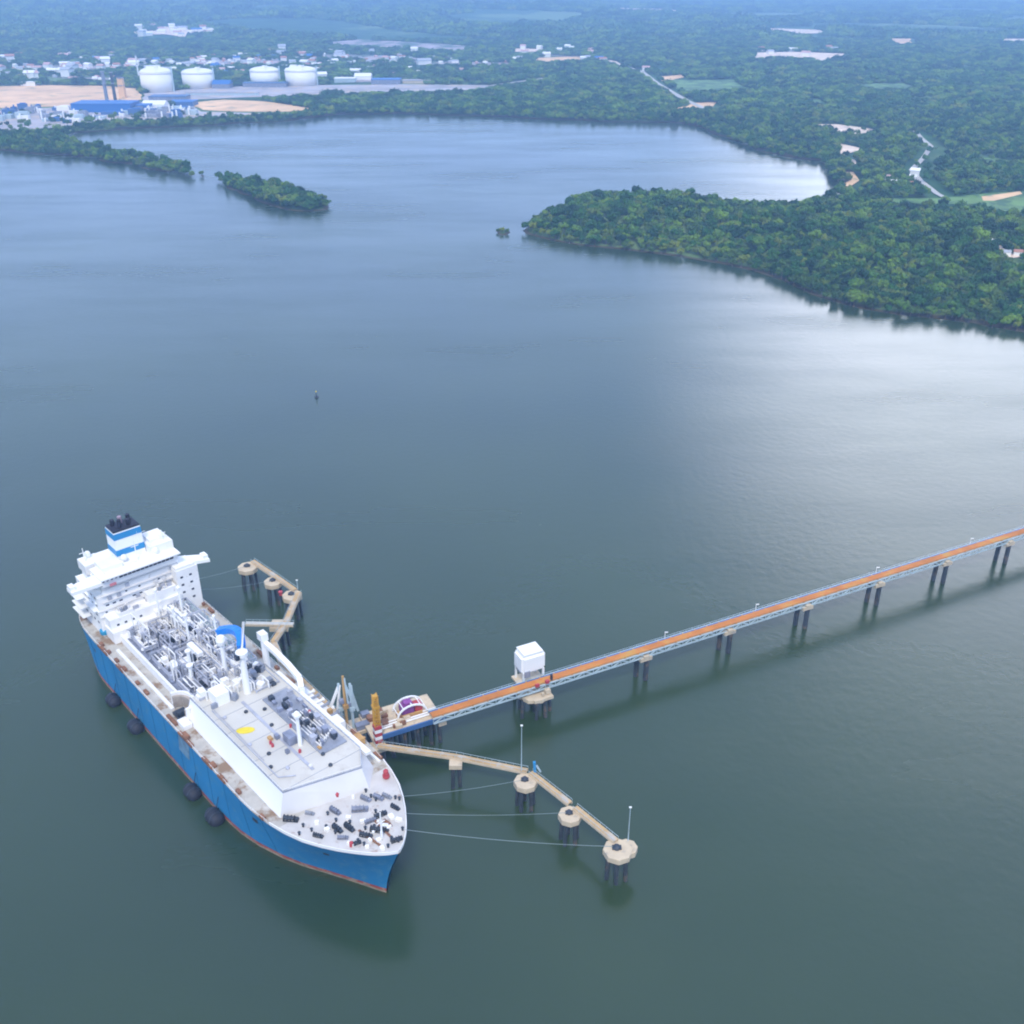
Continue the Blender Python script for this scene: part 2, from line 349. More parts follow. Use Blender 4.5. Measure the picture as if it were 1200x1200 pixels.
# cleared ground: (name, material, pixel polygon)
CLR = [('sand_clearing', 'sand', [(-60, 103), (60, 100), (125, 101), (163, 104), (166, 117), (120, 122), (60, 125), (-60, 129)]),
  ('sand_clearing', 'sand', [(222, 121), (262, 117), (310, 119), (372, 128), (340, 131), (280, 131), (238, 129)]),
  ('plant_yard', 'gravel', [(-60, 131), (50, 127), (110, 124), (222, 123), (236, 131), (300, 133), (320, 135), (240, 139), (160, 142), (105, 145), (85, 151), (40, 155), (-60, 156)]),
  ('tank_yard', 'gravel', [(168, 110), (225, 104), (290, 101), (372, 100), (470, 99), (572, 100), (574, 105), (500, 107), (430, 108), (370, 111), (300, 114), (225, 117), (168, 121)]),
  ('far_clearing', 'pale_sand', [(155, 38), (185, 36), (195, 31), (212, 35), (270, 38), (240, 41), (215, 45), (195, 41), (160, 41)]),
  ('far_clearing', 'pale_sand', [(600, 57), (638, 58), (636, 61), (600, 61)]),
  ('far_clearing', 'sand', [(630, 68), (680, 66), (685, 71), (640, 73), (625, 72)]),
  ('far_clearing', 'pale_sand', [(700, 68), (722, 72), (730, 79), (712, 74)]),
  ('far_clearing', 'pale_sand', [(715, 10), (790, 12), (800, 16), (720, 15)]),
  ('far_clearing', 'pale_sand', [(880, 62), (930, 61), (990, 63), (985, 67), (955, 72), (935, 68), (880, 69)]),
  ('far_clearing', 'pale_sand', [(880, 33), (965, 36), (975, 40), (930, 40), (880, 37)]),
  ('far_clearing', 'sand', [(1040, 46), (1068, 46), (1070, 51), (1045, 52)]),
  ('far_clearing', 'pale_sand', [(1168, 46), (1215, 46), (1215, 52), (1175, 51)]),
  ('sand_clearing', 'pale_sand', [(952, 146), (980, 146), (1025, 152), (1015, 156), (1000, 158), (968, 153), (953, 150)]),
  ('sand_clearing', 'pale_sand', [(985, 169), (1000, 172), (1012, 175), (995, 180), (985, 184), (1002, 188), (1006, 195), (998, 196), (980, 186), (984, 176)]),
  ('beach', 'sand', [(984, 203), (1000, 202), (1007, 212), (995, 220), (983, 223), (986, 217), (998, 211)]),
  ('field', 'field', [(780, 94), (860, 94), (872, 103), (840, 106), (800, 107), (785, 101)]),
  ('sand_clearing', 'sand', [(770, 90), (798, 88), (802, 91), (776, 96)]),
  ('sand_clearing', 'sand', [(785, 127), (805, 125), (812, 121), (840, 120), (830, 128), (800, 131)]),
  ('field', 'field', [(1030, 233), (1100, 233), (1170, 226), (1230, 224), (1230, 252), (1180, 251), (1130, 240), (1040, 238)]),
  ('sand_clearing', 'sand', [(1150, 231), (1195, 225), (1198, 228), (1165, 236), (1152, 236)]),
  ('sand_clearing', 'pale_sand', [(1160, 288), (1172, 288), (1182, 298), (1198, 298), (1198, 302), (1180, 304), (1170, 297)]),
  ('town_ground', 'town', [(385, 50), (420, 47), (470, 49), (560, 55), (555, 59), (470, 57), (400, 54)]),
  ('town_ground', 'town', [(30, 77), (120, 78), (180, 76), (178, 79), (100, 82), (30, 81)]), ('town_ground', 'town', [(60, 90), (140, 91), (150, 94), (80, 94)]),
  ('town_ground', 'town', [(200, 72), (290, 70), (340, 72), (330, 75), (250, 76), (200, 75)]), ('town_ground', 'town', [(380, 64), (470, 66), (500, 70), (430, 71), (385, 68)]),
  ('town_ground', 'town', [(480, 72), (600, 74), (600, 77), (500, 76)]), ('town_ground', 'town', [(395, 92), (500, 95), (498, 97), (400, 97)]),
  ('field', 'field', [(1000, 99), (1060, 98), (1062, 103), (1002, 104)]),
  ('field', 'field', [(1130, 176), (1160, 185), (1190, 190), (1150, 191)]),
  ('field', 'field', [(940, 118), (962, 117), (962, 121), (940, 121)]),
]
ROADS = [[(1072, 154), (1080, 163), (1091, 172), (1082, 186), (1068, 200), (1078, 212), (1098, 228), (1108, 233)],
         [(752, 84), (770, 98), (790, 110), (806, 119), (826, 128)], [(600, 62), (700, 69), (752, 84)], [(372, 106), (430, 105), (575, 101), (640, 92)]]
clear_polys = []; keep_out = []
def sheet(name, m, poly, dz, label_kind='structure'):
    P = np.array(poly); lo, hi = P.min(0), P.max(0); st = max(18, (hi - lo).max() / 24)
    gx, gy = np.meshgrid(np.arange(lo[0], hi[0], st), np.arange(lo[1], hi[1], st)); C_ = np.stack([gx.ravel(), gy.ravel()], 1)
    if len(C_): C_ = C_[inside(C_, poly)]; C_ = C_[edge_dist(C_, poly) > st * .25] if len(C_) else C_
    V = [Vector(p) for p in poly] + [Vector(p) for p in C_.tolist()]; n = len(poly)
    r = delaunay_2d_cdt(V, [(i, (i + 1) % n) for i in range(n)], [], 1, 1e-3)
    vs = [(v.x, v.y, float(terrain(v.x, v.y)) + dz) for v in r[0]]
    o = MB().add(vs, [tuple(f) for f in r[2]]).build(name, m); o['kind'] = label_kind
    if o.data.polygons and o.data.polygons[0].normal.z < 0: o.data.flip_normals()
    return o
for i, (nm, m, pp) in enumerate(CLR):
    poly = [tuple(at_land(*p)) for p in pp]; cy = np.mean([p[1] for p in poly])
    poly = refine(poly, 40 if cy < 3000 else 90, 5 if cy < 3000 else 14, 20 + i)
    sheet(nm, m, poly, .5 + .02 * i + max(0, cy - 3500) * .0016); clear_polys.append(poly)
def road_poly(pp, wd):
    c = [np.array(at_land(*p)) for p in pp]; l, r_ = [], []
    for i, p in enumerate(c):
        d = c[min(i + 1, len(c) - 1)] - c[max(i - 1, 0)]; d /= np.linalg.norm(d); n = np.array([-d[1], d[0]]) * wd / 2
        l.append(tuple(p + n)); r_.append(tuple(p - n))
    return l + r_[::-1]
for i, pp in enumerate(ROADS):
    p = road_poly(pp, (7.5, 13, 12, 12)[i]); sheet('road', 'road', p, 1.3 + .05 * i); clear_polys.append(road_poly(pp, 30))

# ------------------------------------------------------------ tree crowns
def crown_mesh(name, rad, hgt, seed, mat_key, clumps=16, leaves=26):
    """many leaf-clump faces spread through an uneven crown, round a few broken inner masses"""
    r = random.Random(seed); mb = MB()
    for k in range(clumps):
        th = r.uniform(0, 2 * math.pi); rr = rad * math.sqrt(r.random()) * .78; cx, cy = rr * math.cos(th), rr * math.sin(th)
        cz = hgt * (.50 + .40 * r.random() * (1 - (rr / rad) ** 2) ** .5); cr_ = rad * r.uniform(.26, .42)
        # lumpy core
        n1, n2 = 6, 4; vs = []
        for a in range(n2 + 1):
            ph = math.pi * a / n2
            for b in range(n1):
                q = 2 * math.pi * (b + .5 * (a % 2)) / n1; k3 = cr_ * r.uniform(.6, 1.0)
                vs.append((cx + k3 * math.sin(ph) * math.cos(q), cy + k3 * math.sin(ph) * math.sin(q), cz + k3 * .75 * math.cos(ph)))
        mb.add(vs, [(a * n1 + b, a * n1 + (b + 1) % n1, (a + 1) * n1 + (b + 1) % n1, (a + 1) * n1 + b) for a in range(n2) for b in range(n1)])
        for j in range(leaves):
            d = Vector((r.gauss(0, 1), r.gauss(0, 1), r.gauss(.3, .8))).normalized(); p = Vector((cx, cy, cz)) + d * cr_ * r.uniform(.85, 1.2)
            u = d.orthogonal().normalized(); v = d.cross(u); a = r.uniform(0, 6.3); s = rad * r.uniform(.07, .14)
            u2 = (u * math.cos(a) + v * math.sin(a)) * s + d * s * r.uniform(-.5, .5); v2 = (v * math.cos(a) - u * math.sin(a)) * s + d * s * r.uniform(-.5, .5)
            mb.add([p - u2, p + v2, p + u2, p - v2], [(0, 1, 2, 3)])
    me = bpy.data.meshes.new(name); me.from_pydata(mb.v, [], mb.f); me.materials.append(M[mat_key]); return me
def proto_coll(name, specs):
    c = bpy.data.collections.new(name)            # never linked to the scene
    for i, (rad, h, key, cl_, lv) in enumerate(specs):
        o = bpy.data.objects.new('tree_crown', crown_mesh('tree_crown', rad, h, 100 + i + len(name), key, cl_, lv)); c.objects.link(o)
    return c
near_p = proto_coll('near_crowns', [(5.2, 10, 'leaf', 13, 22), (4.4, 9, 'leaf', 11, 22), (6.0, 12, 'leaf', 15, 22), (4.8, 10, 'leaf_dark', 12, 22), (4.6, 8, 'leaf_bright', 12, 22)])
mid_p = proto_coll('mid_crowns', [(10, 10, 'leaf', 16, 12), (12, 12, 'leaf', 18, 12), (9, 9, 'leaf_dark', 14, 12), (11, 8, 'leaf', 16, 12)])
far_p = proto_coll('far_crown_groups', [(30, 10, 'leaf', 20, 8), (36, 13, 'leaf', 22, 8), (26, 9, 'leaf_dark', 18, 8)])
def scatter(name, pts, coll, smin, smax, label, cat, seed=0, zs=None):
    n = len(pts); z = (surf(pts, edge_dist(pts, shore)) if zs is None else zs) - .5
    me = bpy.data.meshes.new(name); me.from_pydata(np.c_[pts, z].tolist(), [], [])
    g = np.random.default_rng(seed)
    a = me.attributes.new('scl', 'FLOAT', 'POINT'); a.data.foreach_set('value', g.uniform(smin, smax, n).astype(np.float32) * (1 + .35 * (g.random(n) > .93)).astype(np.float32))
    a = me.attributes.new('rot', 'FLOAT', 'POINT'); a.data.foreach_set('value', g.uniform(0, 6.28, n).astype(np.float32))
    o = bpy.data.objects.new(name, me); COL.objects.link(o)
    ng = bpy.data.node_groups.new(name + '_nodes', 'GeometryNodeTree')
    ng.interface.new_socket('Geometry', in_out='INPUT', socket_type='NodeSocketGeometry'); ng.interface.new_socket('Geometry', in_out='OUTPUT', socket_type='NodeSocketGeometry')
    i_ = ng.nodes.new('NodeGroupInput'); o_ = ng.nodes.new('NodeGroupOutput'); ip = ng.nodes.new('GeometryNodeInstanceOnPoints'); ci = ng.nodes.new('GeometryNodeCollectionInfo')
    ci.inputs['Collection'].default_value = coll; ci.inputs['Separate Children'].default_value = True; ci.inputs['Reset Children'].default_value = True
    s_ = ng.nodes.new('GeometryNodeInputNamedAttribute'); s_.data_type = 'FLOAT'; s_.inputs['Name'].default_value = 'scl'
    r_ = ng.nodes.new('GeometryNodeInputNamedAttribute'); r_.data_type = 'FLOAT'; r_.inputs['Name'].default_value = 'rot'
    cx = ng.nodes.new('ShaderNodeCombineXYZ'); l = ng.links.new
    l(i_.outputs[0], ip.inputs['Points']); l(ci.outputs[0], ip.inputs['Instance']); ip.inputs['Pick Instance'].default_value = True
    l(s_.outputs['Attribute'], ip.inputs['Scale']); l(r_.outputs['Attribute'], cx.inputs['Z']); l(cx.outputs[0], ip.inputs['Rotation']); l(ip.outputs[0], o_.inputs[0])
    md = o.modifiers.new('scatter', 'NODES'); md.node_group = ng
    return tag(o, label, cat, kind='stuff')
def grid_pts(y0, y1, sp, half=.62):
    ys = np.arange(y0, y1, sp); P = []
    for k, y in enumerate(ys):
        x = np.arange(-y * half - 60, y * half + 60, sp) + (sp / 2 if k % 2 else 0); P.append(np.stack([x, np.full(len(x), y)], 1))
    P = np.concatenate(P); return P + rng.uniform(-.38, .38, P.shape) * sp
def on_land(P, margin=3.0, poly=shore):
    P = P[inside(P, poly)]; P = P[edge_dist(P, poly) > margin]
    for q in clear_polys:
        q_ = np.array(q); lo, hi = q_.min(0), q_.max(0)
        if hi[1] < P[:, 1].min() or lo[1] > P[:, 1].max(): continue
        bb = (P[:, 0] > lo[0]) & (P[:, 0] < hi[0]) & (P[:, 1] > lo[1] - 86) & (P[:, 1] < hi[1])
        if bb.any():
            k = np.ones(len(P), bool); B_ = P[bb]; far_ = lo[1] > 2000; k[bb] = ~(inside(B_, q) | inside(B_ + (0, 16), q) | inside(B_ + (0, 36), q) | (far_ & (inside(B_ + (0, 60), q) | inside(B_ + (0, 85), q)))) | ((rng.random(len(B_)) < .05) & (not far_)); P = P[k]
    return P

# individual mangroves along the near edge of the headland
FR = grid_pts(650, 1250, 8.2); FR = FR[(FR[:, 0] < FR[:, 1] * .56)]
FR = on_land(FR, .8); ed = edge_dist(FR, shore)
key = np.hypot(FR[:, 0], FR[:, 1]) + ed * 6 + 1e5 * (ed > 22); idx = np.argsort(key)[:285]
fringe = FR[idx]; rest_mask = np.ones(len(FR), bool); rest_mask[idx] = False
near = FR[rest_mask]
NR = on_land(grid_pts(1250, 2150, 8.6), 1)
near = np.concatenate([near, NR])
isl = on_land(grid_pts(1150, 1700, 7.0), .5, island)
zs_near = np.r_[surf(near, edge_dist(near, shore)), np.full(len(isl), 1.0)]; near = np.concatenate([near, isl])
scatter('headland_forest', near, near_p, .7, 1.2, 'dense green forest canopy covering the headland, the spit and the island', 'forest', 1, zs_near)
# the far town: a thinner wood between the houses
def px_of(P, z=1.4):
    c, s = math.cos(PITCH), math.sin(PITCH); d = P[:, 1] * c - (z - CAM_H) * s; u = P[:, 1] * s + (z - CAM_H) * c
    return 600 + 1200 * P[:, 0] / d, 600 - 1200 * u / d
MD = on_land(grid_pts(2150, 4300, 16), 2); qx, qy = px_of(MD)
town = (qx < 560) & (qy < 99) & (qy > 60)
MD = MD[~town | (rng.random(len(MD)) < .48)]
pm = np.sin(MD[:, 0] / 95 + 1.7 * np.sin(MD[:, 1] / 210)) * np.sin(MD[:, 1] / 70 + 1.3 * np.sin(MD[:, 0] / 160)); ok_ = (MD[:, 0] < 350) | (edge_dist(MD, shore) < 90)
MD = MD[ok_ | (pm < .55) | (rng.random(len(MD)) < .25)]
scatter('bay_shore_forest', MD, mid_p, .75, 1.25, 'hazy green forest stretching inland beyond the bay shore', 'forest', 2)
FD = on_land(grid_pts(4300, 11500, 44), 10)
pat = np.sin(FD[:, 0] / 310 + 2 * np.sin(FD[:, 1] / 700)) * np.sin(FD[:, 1] / 420 + FD[:, 0] / 900)
pat2 = np.sin(FD[:, 1] / 160 + 1.5 * np.sin(FD[:, 0] / 500)) * np.sin(FD[:, 0] / 240 + 2)
FD = FD[((pat < .25) & (pat2 < .55)) | (FD[:, 0] < -1500)]
scatter('distant_forest', FD, far_p, .8, 1.3, 'distant blue green woods fading into the haze', 'forest', 3)
TREE_LABELS = {'leaf': 'mid green mangrove tree on the near shoreline of the headland', 'leaf_dark': 'olive mangrove tree on the near shoreline of the headland', 'leaf_bright': 'yellow green mangrove tree on the near shoreline of the headland'}
protos = []
for i, (rad, h, kx) in enumerate([(5.0, 9.5, 'leaf_dark'), (4.3, 8, 'leaf_dark'), (5.4, 11, 'leaf'), (4.6, 8.5, 'leaf_bright'), (4.8, 9, 'leaf')]):
    t = empty('mangrove_tree', (0, 0, 0), 0, TREE_LABELS[kx], 'tree', 'mangrove trees along the headland shore')
    me = crown_mesh('crown', rad, h, 300 + i, kx, 14, 30); c = bpy.data.objects.new('crown', me); COL.objects.link(c); c.parent = t
    b = MB(); b.bar((0, 0, -1), (0, 0, h * .55), .55, n=6, r2=.16)
    for k in range(4):
        a = k * 1.6 + i; b.bar((0, 0, 1.6), (1.3 * math.cos(a), 1.3 * math.sin(a), -.8), .22, n=5); b.bar((0, 0, h * .42), (rad * .5 * math.cos(a + .6), rad * .5 * math.sin(a + .6), h * .68), .26, n=5, r2=.08)
    b.build('trunk', 'trunkbark', t); protos.append(t)
for i, (x, y) in enumerate(fringe):
    k = int(rng.choice(5, p=[.3, .22, .2, .1, .18])) if i >= 5 else i
    t = protos[k] if i < 5 else copy_tree(protos[k])
    s = rng.uniform(.75, 1.15); pq = np.array([[x, y]]); t.location = (x, y, float(surf(pq, edge_dist(pq, shore))[0]) - .2); t.scale = (s, s, s * rng.uniform(.85, 1.15)); t.rotation_euler = (0, 0, rng.uniform(0, 6.28))
# islet bushes
def bush(px, py, s, label):
    t = copy_tree(protos[1]); t.name = 'mangrove_bush'; x, y = at(px, py, .6); t.location = (x, y, -.2); t.scale = (s, s, s * .9); tag(t, label, 'bush'); t['group'] = 'bushes standing off the shores'
bush(584, 272, .62, 'low dark mangrove bush at the left end of the tiny islet'); bush(589, 272.5, .85, 'taller round mangrove bush at the middle of the tiny islet'); bush(595, 273, .72, 'mangrove bush at the right end of the tiny islet, nearest the headland')
bush(237, 206, 1.0, 'dark mangrove clump in the gap between the long spit and the island')
#PART2
# ------------------------------------------------------------ haze
HAZE_DENSITY = 1.65e-4
hz = MB().box((0, 27000, 130.2), (101000, 67000, 263.5)).build('haze', 'white_clean')
hm = bpy.data.materials.new('pale_blue_air'); hm.use_nodes = True; t = hm.node_tree; t.nodes.clear()
ho = N(t, 'ShaderNodeOutputMaterial'); hv = N(t, 'ShaderNodeVolumePrincipled'); hv.inputs['Density'].default_value = HAZE_DENSITY; hv.inputs['Color'].default_value = (.40, .64, .98, 1); hv.inputs['Anisotropy'].default_value = .2
t.links.new(hv.outputs[0], ho.inputs['Volume']); hz.data.materials.clear(); hz.data.materials.append(hm); tag(hz, 'thin blue haze over the bay and the land', 'haze', kind='stuff')
hm.cycles.homogeneous_volume = True if hasattr(hm.cycles, 'homogeneous_volume') else None

# ------------------------------------------------------------ the gas carrier
SX, SY, STH = -129.3 + 47 * math.cos(-.84), 326.8 + 47 * math.sin(-.84), -.84
ship = empty('gas_carrier', (SX, SY, 0), STH, 'large blue hulled gas carrier with white decks moored at the jetty', 'ship')
def sp(name, mb, m, parent=None, label=None, smooth=False):
    o = mb.build(name, m, parent or ship, smooth)
    if label: o['label'] = label
    return o
def stem(z): return 88.5 + 8.2 * max(0, min(1, z / 23)) ** 1.5
def interp(x, T): return float(np.interp(x, [a for a, b in T], [b for a, b in T]))
DK = [(-98, 19.5), (-93, 21.5), (-86, 22.7), (-75, 23), (44, 23), (52, 22.5), (58, 21.7), (65, 20.3), (72, 18.2), (78, 15.4), (83, 12.6), (87.5, 9.6), (91.5, 6.6), (94.5, 3.6), (96.3, 1.3), (96.7, .35)]
WL = [(-98, 14), (-93, 18.5), (-86, 21.5), (-75, 22.8), (20, 23), (35, 22.2), (45, 20.2), (55, 17), (62, 14), (70, 9.7), (76, 6.6), (82, 3.6), (86, 1.7), (88.5, .35)]
def zdeck(x): return 20 + 3.2 * max(0, (x - 50) / 46.7) ** 1.4
TS = list(np.linspace(0, .72, 26)) + list(np.linspace(.74, 1, 34))
def hull_pt(t, z):
    sx = -98 + t * (stem(z) + 98); zd = zdeck(sx)
    xd = -98 + t * (96.7 + 98); xw = -98 + t * (88.5 + 98)
    k = max(0, min(1, z / zd)) ** 1.25
    return sx, interp(xw, WL) * (1 - k) + interp(xd, DK) * k
def shell(z0, z1, n=6, off=0.0, t0=0, t1=1):
    """both sides of the hull between two heights (z1=None: to the deck)"""
    mb = MB(); T = [t for t in TS if t0 <= t <= t1]
    for side in (-1, 1):
        vs = []
        for t in T:
            xd = -98 + t * 194.7; top = zdeck(xd) if z1 is None else z1
            for j in range(n + 1):
                z = z0 + (top - z0) * j / n; x, h = hull_pt(t, z); vs.append((x, side * (h + off), z))
        m = n + 1
        mb.add(vs, [(i * m + j, (i + 1) * m + j, (i + 1) * m + j + 1, i * m + j + 1) for i in range(len(T) - 1) for j in range(n)])
    if t0 == 0:
        for j in range(n):
            top = zdeck(-98) if z1 is None else z1; za, zb = z0 + (top - z0) * j / n, z0 + (top - z0) * (j + 1) / n
            a, b = hull_pt(0, za), hull_pt(0, zb); mb.add([(a[0], -a[1], za), (a[0], a[1], za), (b[0], b[1], zb), (b[0], -b[1], zb)], [(0, 1, 2, 3)])
    return mb
hull = sp('hull', shell(2.0, None, 8), 'blue_hull', smooth=False)
sp('boot_stripe', shell(.8, 2.0, 2), 'red'); sp('waterline_band', shell(-2.5, .8, 3), 'fouling')
# deck plate
mb = MB(); vs = []
for t in TS:
    x = -98 + t * 194.7; h = interp(x, DK); vs += [(x, -h + .05, zdeck(x) - .06), (x, h - .05, zdeck(x) - .06)]
mb.add(vs, [(2 * i, 2 * i + 2, 2 * i + 3, 2 * i + 1) for i in range(len(TS) - 1)])
sp('main_deck', mb, 'deck')
mb = MB(); vs = []; TF = [t for t in TS if -98 + t * 194.7 > 60]
for t in TF:
    x = -98 + t * 194.7; h = interp(x, DK) - .3; vs += [(x, -h, zdeck(x) - .02), (x, h, zdeck(x) - .02)]
mb.add(vs, [(2 * i, 2 * i + 2, 2 * i + 3, 2 * i + 1) for i in range(len(TF) - 1)])
sp('forecastle_deck', mb, 'foredeck')
# bulwark and railing
def rim(x0, x1, h, th, name, m):
    mb = MB(); T = [t for t in TS if x0 <= -98 + t * 194.7 <= x1]
    for side in (-1, 1):
        for a, b in zip(T, T[1:]):
            xa, xb = -98 + a * 194.7, -98 + b * 194.7; ya, yb = interp(xa, DK), interp(xb, DK); za, zb = zdeck(xa), zdeck(xb)
            mb.add([(xa, side * ya, za), (xb, side * yb, zb), (xb, side * yb, zb + h), (xa, side * ya, za + h), (xa, side * (ya - th), za), (xb, side * (yb - th), zb), (xb, side * (yb - th), zb + h), (xa, side * (ya - th), za + h)],
                   [(0, 1, 2, 3), (7, 6, 5, 4), (3, 2, 6, 7)])
    return sp(name, mb, m)
rim(57, 97, 1.1, .3, 'bulwark', 'white')
mb = MB()
for side in (-1, 1):
    for x in np.arange(-96, 56, 3.2):
        mb.bar((x, side * (interp(x, DK) - .25), zdeck(x)), (x, side * (interp(x, DK) - .25), zdeck(x) + 1.1), .1)
    for zz in (.55, 1.1):
        P_ = [(x, side * (interp(x, DK) - .25), zdeck(x) + zz) for x in np.linspace(-97, 57, 40)]
        for a, b in zip(P_, P_[1:]): mb.bar(a, b, .09)
sp('railing', mb, 'white')
# sheer-side fittings: fairlead boxes, rusty scuppers along the deck edge
mb = MB(); r = random.Random(3)
for side in (-1, 1):
    for x in np.arange(-70, 56, 6.5):
        if r.random() < .65: mb.box((x + r.uniform(-2, 2), side * 21.6, 20.5), (r.uniform(1.5, 4), 1.2, 1.0))
sp('deck_edge_fittings', mb, 'rust')
for (x0, ln) in ((-66, 9), (-50, 6), (4, 10), (20, 7), (30, 5)):      # rusty recessed fairleads breaking the sheer line
    sp('roller_fairlead', MB().box((x0, -22.6, 20.35), (ln, 1.2, .9)).box((x0, -22.7, 21.1), (ln * .3, 1.0, .8)), 'rust')
for x0 in (8, 16, 42): sp('roller_fairlead', MB().box((x0, 22.6, 20.4), (8, 1.2, 1)), 'rust')
# cargo trunk
TX0, TX1, TW, TB, TZ = -6, 57.5, 14.8, 17.6, 28.0
mb = MB(); mb.add([(TX0, -TW, TZ), (TX1 - 1, -TW, TZ), (TX1 + 6, TW - 5, TZ), (TX1 - 2, TW, TZ), (TX0, TW, TZ)], [(0, 1, 2, 3, 4)])
trunk = sp('cargo_trunk', mb, 'trunk')
def side_panel(y, yb, xa, xb, name='trunk_side', m='trunk_side', xbb=None):
    mb = MB(); xbb = xbb or xb + .8
    mb.add([(xa, y, TZ), (xb, y, TZ), (xbb, yb, 20), (xa, yb, 20)], [(0, 1, 2, 3)]); return sp(name, mb, m, trunk)
side_panel(-TW, -TB, TX0, TX1 - 1, xbb=TX1 + .6); side_panel(TW, TB, TX0, TX1 - 2, xbb=TX1 + 1)
mb = MB(); F0 = (TX1 - 1, -TW, TZ); F1 = (TX1 + 6, TW - 5, TZ); F2 = (TX1 - 2, TW, TZ)
mb.add([F0, F1, (TX1 + 9.3, TW - 4.5, 20.2), (TX1 + .6, -TB, 20.0)], [(0, 1, 2, 3)]); mb.add([F1, F2, (TX1 + 1, TB, 20.0), (TX1 + 9.3, TW - 4.5, 20.2)], [(0, 1, 2, 3)])
sp('trunk_front', mb, 'trunk_front', trunk)
mb = MB()                                                                # coaming round the trunk top and plate seams
loop = [(TX0, -TW), (TX1 - 1, -TW), (TX1 + 6, TW - 5), (TX1 - 2, TW), (TX0, TW)]
for a, b in zip(loop, loop[1:]): mb.bar((a[0], a[1], TZ + .1), (b[0], b[1], TZ + .1), .35)
sp('coaming', mb, 'grey', trunk)
mb = MB()
for x in np.arange(TX0 + 8, TX1, 9): mb.box((x, 0, TZ + .03), (.14, 2 * TW - 1, .06))
sp('plate_seams', mb, 'grey', trunk)
sp('trunk_aft_wall', MB().add([(TX0, -TB, 20), (TX0, TB, 20), (TX0, TW, TZ), (TX0, -TW, TZ)], [(0, 1, 2, 3)]), 'grey', trunk)
sp('yellow_mark', MB().prism([(22.4 + 3.1 * math.cos(a) * .57 - 1.7 * math.sin(a) * .82, -8.9 + 3.1 * math.cos(a) * .82 + 1.7 * math.sin(a) * .57) for a in np.linspace(0, 6.0, 20)], TZ + .04, TZ + .1), 'yellow', trunk)
mb = MB()
for (a, b) in zip(loop, loop[1:]):
    n_ = max(2, int(math.hypot(b[0] - a[0], b[1] - a[1]) / 3))
    for i in range(n_ + 1): mb.bar((a[0] + (b[0] - a[0]) * i / n_, a[1] + (b[1] - a[1]) * i / n_, TZ), (a[0] + (b[0] - a[0]) * i / n_, a[1] + (b[1] - a[1]) * i / n_, TZ + 1.1), .1)
    mb.bar((a[0], a[1], TZ + 1.1), (b[0], b[1], TZ + 1.1), .1)
sp('trunk_railing', mb, 'white', trunk)
for (x, y) in ((14, -4), (12, -11), (30, -11.5), (38, -9), (48, -8), (52, -2), (50, 4), (17, 1.5), (26, -1), (44, -11.8), (56, 3)): sp('hatch', MB().lathe([(.7, 0), (.7, .5), (.5, .7)], (x, y, TZ), 10), ('frame', 'trunk_front', 'dark')[int(x) % 3], trunk)
sp('deck_pipe', MB().tube([(6, -12.6, TZ + .5), (50, -12.6, TZ + .5), (53, -8, TZ + .5)], .22).tube([(6, -11.9, TZ + .4), (40, -11.9, TZ + .4)], .14), 'frame', trunk)
sp('grating_path', MB().box((31, -2.2, TZ + .1), (46, 1.1, .1)), 'frame', trunk)
# port side machinery pad by the vent post, its grey painted in for shadow
sp('machinery_shade_pad', MB().box((31, 8.4, TZ + .25), (38, 9.8, .5)), 'grey', trunk)
mb = MB(); r = random.Random(8)
for k in range(40):
    x, y = r.uniform(14, 47), r.uniform(4.6, 12.6); h_ = r.uniform(1, 2.6); sp('deck_machine', MB().box((x, y, TZ + .5 + h_ / 2), (r.uniform(.8, 2.6), r.uniform(.6, 2), h_)), ('midgrey', 'frame', 'dark')[k % 3], trunk)
mb = MB()
for k in range(7):
    y = 5.2 + k * 1.1; mb.tube([(27, y, TZ + .9), (47 - k * .6, y, TZ + .9), (47 - k * .6, y, TZ + 2.4)], .24)
sp('pipes', mb, 'white', trunk)
mb = MB(); mb.box((37.5, -.6, TZ + 1.7), (4.2, 3, 3.4)); mb.box((33, -3, TZ + .8), (1.6, 1.4, 1.6)); mb.box((41.6, -4.2, TZ + .7), (1.2, 1.2, 1.4)); sp('machinery_house', mb, 'midgrey', trunk)
for p in ((34, -6), (35.6, -6.2), (44, -1), (29, 12), (31, 3.4)): sp('red_valve_wheel', MB().lathe([(.5, 0), (.5, 1.0), (.3, 1.3)], (p[0], p[1], TZ), 8), 'redp', trunk)
mb = MB().box((32, -5, TZ + .5), (1.8, 1.2, 1)).box((47, 4.6, TZ + .5), (1.5, 1.0, 1)); sp('yellow_lockers', mb, 'ochre', trunk)
post = MB().bar((41, 1, TZ), (41, 1, 40), 1.5, n=10, r2=.55).box((41, 1, 40.5), (2.4, 2.2, .7)).lathe([(1.0, 40.8), (1.1, 41.2), (.4, 42)], (41, 1, 0), 10)
sp('vent_mast', post, 'white_clean')
# port light-coloured long box girder on the trunk (port walkway)
sp('walkway', MB().box((30, 15.6, TZ - .4), (58, 2.0, 1.2)).box((30, 20.3, 20.5), (56, .8, .9)), 'white')
